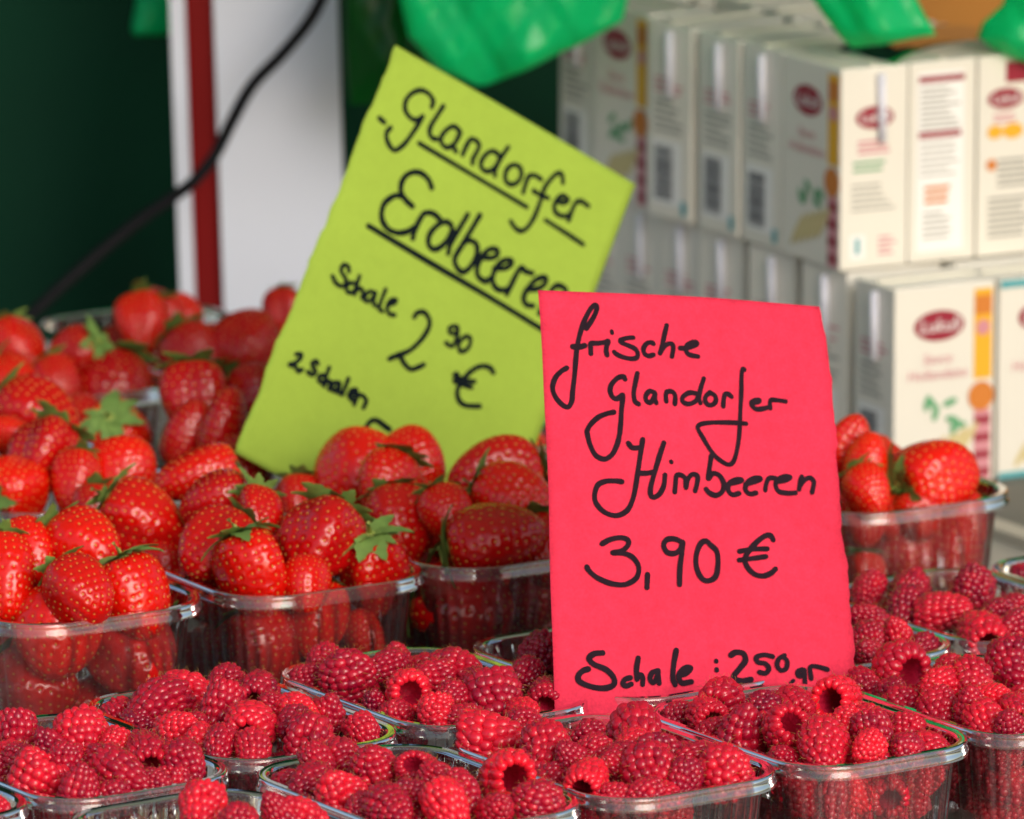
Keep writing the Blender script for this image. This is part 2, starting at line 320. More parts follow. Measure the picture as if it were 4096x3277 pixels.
def face_front(root, f_, rnd):
    logo(root, f_, -.004, .093, .0165, .0088)
    txt(root, f_, 'Sauce', .0085, M['winelt'], -.005, .074); txt(root, f_, 'Hollandaise', .0085, M['winelt'], -.005, .065)
    flat('stripe', P2().rect(.019, .031, .060, .112), M['gold'], root, f_); flat('stripe', P2().rect(.0195, .0305, .001, .042), M['winelt'], root, f_)
    flat('seal', P2().rect(.0195, .0305, .097, .108), M['orange'], root, f_, .0005); flat('seal', P2().ell(.025, .0895, .0045, .0045), M['winelt'], root, f_, .0005)
    flat('sauce_picture', P2().ell(.024, .050, .0085, .0085), M['orange'], root, f_, .0006)
    for i in range(4): flat('check', P2().rect(.0195, .0305, .004 + i * .010, .008 + i * .010), M['wine'], root, f_, .0005)
    for i in range(7): flat('leaf_print', P2().ell(rnd.uniform(-.012, .012), rnd.uniform(.034, .052), .005, .0022, 10, rnd.uniform(0, 3)), M['leaf'], root, f_, .0004 + i * .00005)
    for i in range(5): flat('asparagus_print', P2().ell(-.014 + i * .007, .017 + i * .002, .013, .0026, 14, .9), M['spear'], root, f_, .0004 + i * .00005)
def face_teal(root, f_, rnd):
    face_front(root, f_, rnd); flat('base_band', P2().rect(-.0325, .0325, .0008, .0045), M['teal'], root, f_, .0008); flat('base_band', P2().rect(-.0325, .0325, .111, .1155), M['teal'], root, f_, .0008)
def face_text(root, f_, rnd):
    logo(root, f_, 0, .087, .0125, .0065)
    flat('small_print', P2().lines(-.011, .011, .074, 3, .003, .0016, rnd), M['winelt'], root, f_)
    flat('small_print', P2().lines(-.014, .014, .062, 2, .004, .0018, rnd), M['leaf'], root, f_); flat('small_print', P2().lines(-.015, .015, .049, 5, .0035, .0012, rnd), M['grey'], root, f_)
    flat('symbol', P2().rect(-.016, -.006, .006, .020), M['print_w'], root, f_); flat('symbol', P2().rect(-.0125, -.0095, .009, .018), M['teal'], root, f_, .0006)
    flat('symbol', P2().lines(.003, .015, .018, 4, .003, .0014, rnd), M['winelt'], root, f_)
def face_barcode(root, f_, rnd):
    flat('small_print', P2().lines(-.015, .015, .083, 3, .0034, .0016, rnd), M['winelt'], root, f_)
    flat('small_print', P2().lines(-.015, .015, .070, 5, .0042, .0018, rnd), M['grey'], root, f_)
    flat('label_panel', P2().rect(-.017, .013, .008, .046), M['print_w'], root, f_)
    b = P2(); y = .011
    while y < .042:
        h_ = rnd.uniform(.0006, .0016); b.rect(-.014, .004, y, y + h_); y += h_ + rnd.uniform(.0004, .0009)
    flat('barcode', b, M['bar'], root, f_, .0006); flat('symbol', P2().rect(.013, .018, .004, .012), M['teal'], root, f_, .0006)
def face_nutrition(root, f_, rnd):
    flat('label_panel', P2().rect(-.017, .014, .006, .110), M['print_w'], root, f_)
    flat('heading_bar', P2().rect(-.016, .014, .104, .1075), M['wine'], root, f_, .0006); flat('heading_bar', P2().rect(-.016, .012, .072, .0755), M['wine'], root, f_, .0006)
    flat('small_print', P2().lines(-.015, .012, .101, 8, .0032, .0012, rnd), M['grey'], root, f_, .0006); flat('small_print', P2().lines(-.015, .012, .069, 6, .0036, .0010, rnd), M['grey'], root, f_, .0006)
    flat('small_print', P2().lines(-.012, .008, .044, 3, .004, .0022, rnd), M['orange'], root, f_, .0006); flat('small_print', P2().lines(-.013, .009, .029, 5, .0035, .0013, rnd), M['grey'], root, f_, .0006)
def face_seals(root, f_, rnd):
    flat('label_panel', P2().rect(-.004, .016, .100, .112), M['wine'], root, f_); logo(root, f_, -.004, .091, .012, .006)
    flat('small_print', P2().lines(-.012, .006, .082, 2, .003, .0014, rnd), M['winelt'], root, f_)
    flat('seal', P2().ell(-.011, .072, .005, .004), M['gold'], root, f_, .0005); flat('seal', P2().ell(.001, .072, .007, .0045), M['gold'], root, f_, .0005); flat('seal', P2().ell(-.013, .053, .0034, .0034), M['orange'], root, f_, .0005)
    flat('small_print', P2().lines(-.009, .014, .056, 5, .0036, .0018, rnd), M['grey'], root, f_); flat('small_print', P2().lines(-.015, .014, .034, 7, .0036, .0018, rnd), M['grey'], root, f_)
FACES = dict(front=face_front, teal=face_teal, text=face_text, barcode=face_barcode, nutrition=face_nutrition, seals=face_seals)
def carton(x, y, z, yaw, prints, straws, label, k):
    root = empty('carton', (x, y, z), Quaternion((0, 0, 1), yaw)); rnd = random.Random(k * 7 + 1)
    obj('body', BODY, root)
    MB().box(-CW / 2 + .001, CW / 2 - .001, -.0012, .0012, CH, CH + .0016).build('top_seam', [M['cartonlid']], root)
    for f_, p_ in prints: FACES[p_](root, f_, rnd)
    for f_ in straws:
        o = MB().tube([(.004, .073, .0024), (.003, .112, .0024)], .0023, 8).build('straw', [M['straww']], root, True); o.matrix_local = FR[f_]
    tag(root, label, 'carton', 'cream sauce cartons stacked on the right')
CART = [(0.2337, 0.7959, 0.0034, 0.489, [('front', 'front'), ('left', 'barcode')], ['left'], 'cream carton with wine-red oval logo standing lowest at the right'),
(0.2942, 0.8258, 0.0034, 0.489, [('front', 'teal')], [], 'cream carton in the lower tier cut by the right edge'),
(0.2055, 0.8489, 0.0034, 0.589, [('left', 'barcode')], ['left'], 'cream carton in the lower tier behind the signs, second from the right'),
(0.1764, 0.9036, 0.0034, 0.619, [('left', 'barcode')], ['left'], 'cream carton in the lower tier behind the signs, third from the right'),
(0.1487, 0.9557, 0.0034, 0.609, [('left', 'barcode')], ['left'], 'cream carton in the lower tier behind the signs, fourth from the right'),
(0.1267, 0.9972, 0.0034, 0.569, [('left', 'barcode')], ['left'], 'cream carton in the lower tier behind the signs, fifth from the right'),
(0.1046, 1.0387, 0.0034, 0.539, [('left', 'barcode')], ['left'], 'cream carton in the lower tier behind the signs, sixth from the right'),
(0.0825, 1.0802, 0.0034, 0.539, [('left', 'barcode')], ['left'], 'cream carton in the lower tier behind the signs, seventh from the right'),
(0.272, 0.8729, 0.0034, 0.489, [], [], 'cream carton in the hidden inner part of lower tier, first from front'),
(0.2486, 0.9171, 0.0034, 0.489, [], [], 'cream carton in the hidden inner part of lower tier, second from front'),
(0.2204, 0.9701, 0.0034, 0.489, [], [], 'cream carton in the hidden inner part of lower tier, third from front'),
(0.1897, 0.8475, 0.1208, -1.082, [('front', 'front'), ('right', 'text')], ['right'], 'upper cream carton at the corner, logo on two sides, straw on it'),
(0.2294, 0.8697, 0.1208, -1.082, [('right', 'nutrition')], [], 'upper cream carton showing its white nutrition panel'),
(0.2696, 0.89, 0.1208, -1.082, [('right', 'seals')], [], 'upper cream carton with yellow seals at the right edge'),
(0.1725, 0.9034, 0.1208, 0.509, [('left', 'barcode')], ['left'], 'upper carton with barcode just behind the corner carton'),
(0.1481, 0.9448, 0.1208, 0.529, [('left', 'barcode')], ['left'], 'upper carton with barcode, second behind the corner carton'),
(0.1195, 0.9902, 0.1208, 0.589, [('left', 'barcode'), ('front', 'front')], ['left'], 'upper carton turned so that two faces show, beside the barcodes'),
(0.0837, 1.0425, 0.1208, -1.062, [('front', 'front')], [], "upper carton with round logo near the lime green sign's corner"),
(0.068, 1.0999, 0.1208, 0.489, [('left', 'barcode')], ['left'], 'farthest upper carton, with barcode, beside the dark tarpaulin'),
(0.2327, 0.9371, 0.1208, 0.489, [], [], 'cream carton in the inner upper row, only its top showing, first from front'),
(0.2083, 0.983, 0.1208, 0.499, [], [], 'cream carton in the inner upper row, only its top showing, second from front'),
(0.1834, 1.0298, 0.1208, 0.509, [], [], 'cream carton in the inner upper row, only its top showing, third from front'),
(0.1599, 1.074, 0.1208, 0.519, [], [], 'cream carton in the inner upper row, only its top showing, fourth from front'),
(0.1284, 1.1331, 0.1208, 0.529, [], [], 'cream carton in the inner upper row, only its top showing, fifth from front')]
for k, a in enumerate(CART): carton(*a, k)
# curved clear film left on the upper cartons
wv, wf = [], []
for i in range(25):
    a = math.pi * i / 24
    for j in range(9):
        s = -.03 + .06 * j / 8
        cx, cz = -.052 * math.cos(a), .012 * math.sin(a) * (1 + .15 * math.sin(j * 1.3))
        wv.append((0.2454 + u_[0] * cx + v_[0] * s, 0.8770 + u_[1] * cx + v_[1] * s, .2345 + cz))
for i in range(24):
    for j in range(8): wf.append((i * 9 + j, i * 9 + j + 1, (i + 1) * 9 + j + 1, (i + 1) * 9 + j))
tag(obj('plastic_film', mesh('plastic_film', wv, wf, [M['wrap']])), 'clear shrink film arching over the top of the upper cartons', 'plastic film')

# ------------------------------------------------------------------ punnets
def rr_pts(a, b, r_, n=12, m=10):
    P = []
    cs = ((a / 2 - r_, b / 2 - r_, 0), (-a / 2 + r_, b / 2 - r_, 90), (-a / 2 + r_, -b / 2 + r_, 180), (a / 2 - r_, -b / 2 + r_, 270))
    for i, (cx, cy_, a0) in enumerate(cs):
        for k in range(n + 1):
            t_ = R(a0 + 90 * k / n); P.append((cx + r_ * math.cos(t_), cy_ + r_ * math.sin(t_), math.cos(t_), math.sin(t_)))
        nx_, ny_, na = cs[(i + 1) % 4]; e = (nx_ + r_ * math.cos(R(na)), ny_ + r_ * math.sin(R(na))); s = P[-1]
        for k in range(1, m): P.append((s[0] + (e[0] - s[0]) * k / m, s[1] + (e[1] - s[1]) * k / m, s[2], s[3]))
    return P
pun_cache = {}
def punnet_meshes(a, b, z):
    if (a, b, z) in pun_cache: return pun_cache[(a, b, z)]
    r_ = .28 * a; P = rr_pts(a, b, r_, 26, 76); n = len(P)
    L = [0]
    for i in range(1, n): L.append(L[-1] + math.hypot(P[i][0] - P[i - 1][0], P[i][1] - P[i - 1][1]))
    tot = L[-1] + math.hypot(P[0][0] - P[-1][0], P[0][1] - P[-1][1]); nr = round(tot / .0105)
    V, Fc = [], []
    lv = [0, .06, .1, .16, .3, .5, .7, .86, .94, .98, 1.0]
    for q in lv:
        dep = q * (z - .002); ins = .0052 + dep * .10 + (.012 * ((q - .86) / .14) ** 2 if q > .86 else 0)
        amp = .0015 * min(1, max(0, (q - .06) / .05)) * min(1, (1 - q) / .1)
        for i, (x, y, nx_, ny_) in enumerate(P):
            ph = (L[i] / tot * nr) % 1; rib = amp * math.exp(-((ph - .5) / .13) ** 2)
            d = ins + rib
            V.append((x - nx_ * d, y - ny_ * d, z - dep))
    for k in range(len(lv) - 1):
        for i in range(n): Fc.append((k * n + i, (k + 1) * n + i, (k + 1) * n + (i + 1) % n, k * n + (i + 1) % n))
    wall = mesh('punnet_wall', V, Fc, [M['wall']])
    base = mesh('punnet_base', [(v[0], v[1], v[2] - .0002) for v in V[-n:]], [tuple(range(n))], [M['wall']], False)
    prof = [(.0054, -.0006), (.0047, .0006), (.0036, .0011), (.0022, .0004), (.0012, .0012), (.0002, .0006), (0, -.0010), (-.0001, -.0030), (-.0007, -.0036), (-.0007, -.0058)]
    V, Fc = [], []; m_ = len(prof)
    for (x, y, nx_, ny_) in P:
        for d, zz in prof: V.append((x - nx_ * d, y - ny_ * d, z + zz))
    for i in range(n):
        for k in range(m_ - 1): Fc.append((i * m_ + k, ((i + 1) % n) * m_ + k, ((i + 1) % n) * m_ + k + 1, i * m_ + k + 1))
    rim = mesh('punnet_rim', V, Fc, [M['rim']])
    pun_cache[(a, b, z)] = (wall, base, rim); return pun_cache[(a, b, z)]
PUN = {
    'P1': (0.1389, -0.0044, 0.1045, 0.15, 0.06, 0.5943, "clear punnet of raspberries in front of the red sign's right half", 'clear raspberry punnets'),
    'PB': (0.0474, -0.0628, 0.1045, 0.15, 0.06, 0.5943, "clear punnet of raspberries in front of the red sign's left corner", 'clear raspberry punnets'),
    'P2': (-0.0433, -0.1214, 0.1045, 0.15, 0.06, 0.5943, 'clear raspberry punnet cut by the bottom edge near the centre', 'clear raspberry punnets'),
    'PR': (0.2292, 0.0545, 0.1045, 0.15, 0.06, 0.5943, 'clear raspberry punnet in the lower right corner of the picture', 'clear raspberry punnets'),
    'P3': (-0.0377, 0.0712, 0.1045, 0.15, 0.06, 0.5943, "clear raspberry punnet just left of the red sign's foot", 'clear raspberry punnets'),
    'P4': (-0.128, 0.0079, 0.1045, 0.15, 0.06, 0.5943, 'clear raspberry punnet in front of the strawberries, left of centre', 'clear raspberry punnets'),
    'P8': (0.0546, 0.1255, 0.1045, 0.15, 0.06, 0.5943, "clear raspberry punnet half hidden behind the red sign's left edge", 'clear raspberry punnets'),
    'P9': (0.1412, 0.1842, 0.1045, 0.15, 0.06, 0.5943, "clear raspberry punnet partly hidden behind the red sign's right edge", 'clear raspberry punnets'),
    'P10': (0.2304, 0.2406, 0.1045, 0.15, 0.06, 0.5943, 'clear raspberry punnet right of the red sign, before the strawberries', 'clear raspberry punnets'),
    'P7': (-0.2045, -0.0635, 0.1045, 0.15, 0.06, 0.5943, 'clear raspberry punnet filling the lower left of the picture', 'clear raspberry punnets'),
    'P6': (-0.1248, -0.2044, 0.1045, 0.15, 0.06, 0.5943, 'clear raspberry punnet at the bottom edge, only its back rim showing', 'clear raspberry punnets'),
    'P12': (-0.2933, -0.1235, 0.1045, 0.15, 0.06, 0.5943, 'clear raspberry punnet cut off by the bottom left corner', 'clear raspberry punnets'),
    'P11': (0.3135, 0.2985, 0.098, 0.14, 0.06, 0.5943, 'clear raspberry punnet cut by the right edge beside the counter', 'clear raspberry punnets'),
    'S1': (-0.2461, 0.2193, 0.1165, 0.215, 0.0807, 0.5512, 'clear strawberry punnet in the front row at the left edge', 'clear strawberry punnets'),
    'S2': (-0.138, 0.2782, 0.1165, 0.215, 0.0807, 0.5512, 'clear strawberry punnet in the front row, second from left', 'clear strawberry punnets'),
    'S3': (-0.0392, 0.3393, 0.1165, 0.215, 0.0807, 0.5512, 'clear strawberry punnet in the front row, left of the red sign', 'clear strawberry punnets'),
    'S6': (0.1643, 0.4646, 0.1165, 0.215, 0.0807, 0.5512, 'clear strawberry punnet standing right of the red sign', 'clear strawberry punnets'),
    'S4': (-0.2632, 0.4641, 0.1165, 0.215, 0.0807, 0.5512, 'clear strawberry punnet in the second row at the left edge', 'clear strawberry punnets'),
    'S5': (-0.161, 0.5318, 0.1165, 0.215, 0.0807, 0.5512, 'clear strawberry punnet in the second row, left of green sign', 'clear strawberry punnets'),
    'S7': (-0.2828, 0.74, 0.1165, 0.215, 0.0807, 0.5512, 'clear strawberry punnet in the rear row at the left edge', 'clear strawberry punnets'),
    'S8': (-0.1806, 0.8015, 0.1165, 0.215, 0.0807, 0.5512, 'clear strawberry punnet in the rear row before the white post', 'clear strawberry punnets'),
    'S9': (0.063, 0.4021, 0.1165, 0.215, 0.0807, 0.5512, 'clear strawberry punnet standing hidden behind the red sign', 'clear strawberry punnets'),
    'S10': (-0.0588, 0.5946, 0.1165, 0.215, 0.0807, 0.5512, "clear strawberry punnet standing behind the green sign's foot", 'clear strawberry punnets')
}
for k, (x, y, a, b, z, ang, label, grp) in PUN.items():
    root = empty('punnet', (x, y, .0005), Quaternion((0, 0, 1), ang)); ws, bs, rm = punnet_meshes(a, b, z)
    obj('wall', ws, root); obj('base', bs, root); obj('rim', rm, root); tag(root, label, 'punnet', grp)

# ------------------------------------------------------------------ raspberries
def ico(sub):
    import bmesh
    bm = bmesh.new(); bmesh.ops.create_icosphere(bm, subdivisions=sub, radius=1); bm.verts.ensure_lookup_table()
    v = np.array([q.co[:] for q in bm.verts]); f_ = np.array([[x.index for x in q.verts] for q in bm.faces]); bm.free(); return v, f_
IV, IF = ico(3)
IV2, IF2 = ico(3)
def rasp_mesh(seed):
    rg = np.random.default_rng(seed)
    hs = rg.uniform(.92, 1.30); rd0 = rg.uniform(.103, .118)
    pr = np.array([(.405, -.40), (.47, -.20), (.465, .0), (.40, .2), (.28, .37), (.14, .46), (0, .49)]); pr[:, 0] *= rg.uniform(.95, 1.03); 
    pr[1:5, 0] += rg.normal(0, .012, 4); pr[1:6, 0] *= 1 - rg.uniform(0, .24) * np.array([.05, .25, .6, .9, 1.])
    seg = np.r_[0, np.cumsum(np.hypot(*np.diff(pr, axis=0).T))]
    def at(s): return np.interp(s, seg, pr[:, 0]), np.interp(s, seg, pr[:, 1])
    V, Fc, T, fm = [], [], [], []; nv = 0; hairs = []
    sq = np.array([rg.uniform(.92, 1.06), rg.uniform(.92, 1.06), hs]); bend = rg.normal(0, .09, 2)
    def warp(p):
        p = p * sq; p = p.copy(); p[..., 0] += bend[0] * (p[..., 2]) ** 2; p[..., 1] += bend[1] * p[..., 2] ** 2; return p
    def add(cen, nrm, tan, rn, rt, rb, tone):
        nonlocal nv
        b = np.cross(nrm, tan); q = cen + IVc[:, :1] * tan * rt + IVc[:, 1:2] * b * rb + IVc[:, 2:] * nrm * rn
        V.append(warp(q)); Fc.append(IFc + nv); T.append(np.full(len(q), tone)); fm.append(np.zeros(len(IFc), int)); nv += len(q)
        if rg.random() < .75: hairs.append((warp(cen + nrm * rn * .9), nrm))
    IVc, IFc = IV2, IF2
    n = 14; off = rg.uniform(0, 6.3)
    for i in range(n):
        a = off + 2 * math.pi * i / n + rg.normal(0, .03); e = np.array([math.cos(a), math.sin(a), 0]); tn = np.array([-math.sin(a), math.cos(a), 0])
        add(e * .345 + np.array([0, 0, -.395 + rg.normal(0, .012)]), np.array([0, 0, -1.]) * .9 + e * .3, tn, .100 * rg.uniform(.9, 1.1), .092 * rg.uniform(.92, 1.08), .125 * rg.uniform(.9, 1.1), rg.normal(.06, .06))
        hairs.pop() if hairs and rg.random() < .6 else None
    s = .085; ring = 0
    while s < seg[-1] - .03:
        Rr, z = at(s); R2, z2 = at(min(s + .01, seg[-1])); t2 = np.array([R2 - Rr, z2 - z]); t2 /= np.linalg.norm(t2) + 1e-9
        n = max(1, round(2 * math.pi * Rr / (1.66 * rd0))); off = rg.uniform(0, 6.3)
        for i in range(n):
            a = off + 2 * math.pi * i / n + rg.normal(0, .05); nr, nz_ = t2[1], -t2[0]
            e = np.array([math.cos(a), math.sin(a), 0]); nrm = e * nr + np.array([0, 0, nz_]); tn = np.array([-math.sin(a), math.cos(a), 0])
            k = rd0 * rg.uniform(.88, 1.13); sz = z + rg.normal(0, .012)
            add(e * (Rr - .45 * rd0) + np.array([0, 0, sz]) - np.array([0, 0, .45 * rd0]) * nz_, nrm, tn, k * .95, k * 1.02, k * rg.uniform(.92, 1.04), rg.normal(0, .09))
        s += 1.42 * rd0; ring += 1
    add(np.array([0, 0, .43]), np.array([0, 0, 1.]), np.array([1., 0, 0]), rd0, rd0, rd0, 0.)
    # inner body and cavity
    na = 28; prof = [(.31, -.40), (.385, -.2), (.385, 0), (.32, .2), (.2, .35), (.02, .40)]; cav = [(.31, -.40), (.265, -.36), (.235, -.2), (.19, .0), (.13, .18), (.01, .24)]
    for pf, mi in ((prof, 0), (cav, 1)):
        q = np.array([[rr_ * math.cos(2 * math.pi * k / na) * (1 + (.10 * math.sin(9 * k + 5 * j) if mi else 0)), rr_ * math.sin(2 * math.pi * k / na) * (1 + (.10 * math.sin(9 * k + 5 * j) if mi else 0)), z] for j, (rr_, z) in enumerate(pf) for k in range(na)])
        f_ = [(j * na + k, j * na + (k + 1) % na, (j + 1) * na + (k + 1) % na, (j + 1) * na + k) for j in range(len(pf) - 1) for k in range(na)]
        f_ = np.array([t_ for q4 in f_ for t_ in ((q4[0], q4[1], q4[2]), (q4[0], q4[2], q4[3]))])
        V.append(warp(q)); Fc.append(f_ + nv); T.append(np.full(len(q), -.1)); fm.append(np.full(len(f_), mi)); nv += len(q)
    V = np.concatenate(V); Fc = np.concatenate(Fc)
    me = mesh('drupelets', V, Fc, [M['rasp'], M['cavity']], True, np.concatenate(fm).tolist())
    at_ = me.attributes.new('drupelet_tone', 'FLOAT', 'POINT'); at_.data.foreach_set('value', np.concatenate(T).astype(np.float32))
    hb = MB()
    for p, nrm in hairs:
        nrm = nrm / np.linalg.norm(nrm); sd = rg.normal(0, 1, 3); sd -= nrm * (sd @ nrm); sd /= np.linalg.norm(sd); ln = rg.uniform(.07, .14)
        hb.tube([p, p + nrm * ln * .5 + sd * ln * .12, p + nrm * ln * .8 + sd * ln * .55], [.0048, .004, .0025], 3)
    hm = mesh('styles', hb.v, hb.f, [M['hair']]); return me, hm
RM = [rasp_mesh(100 + i) for i in range(16)]
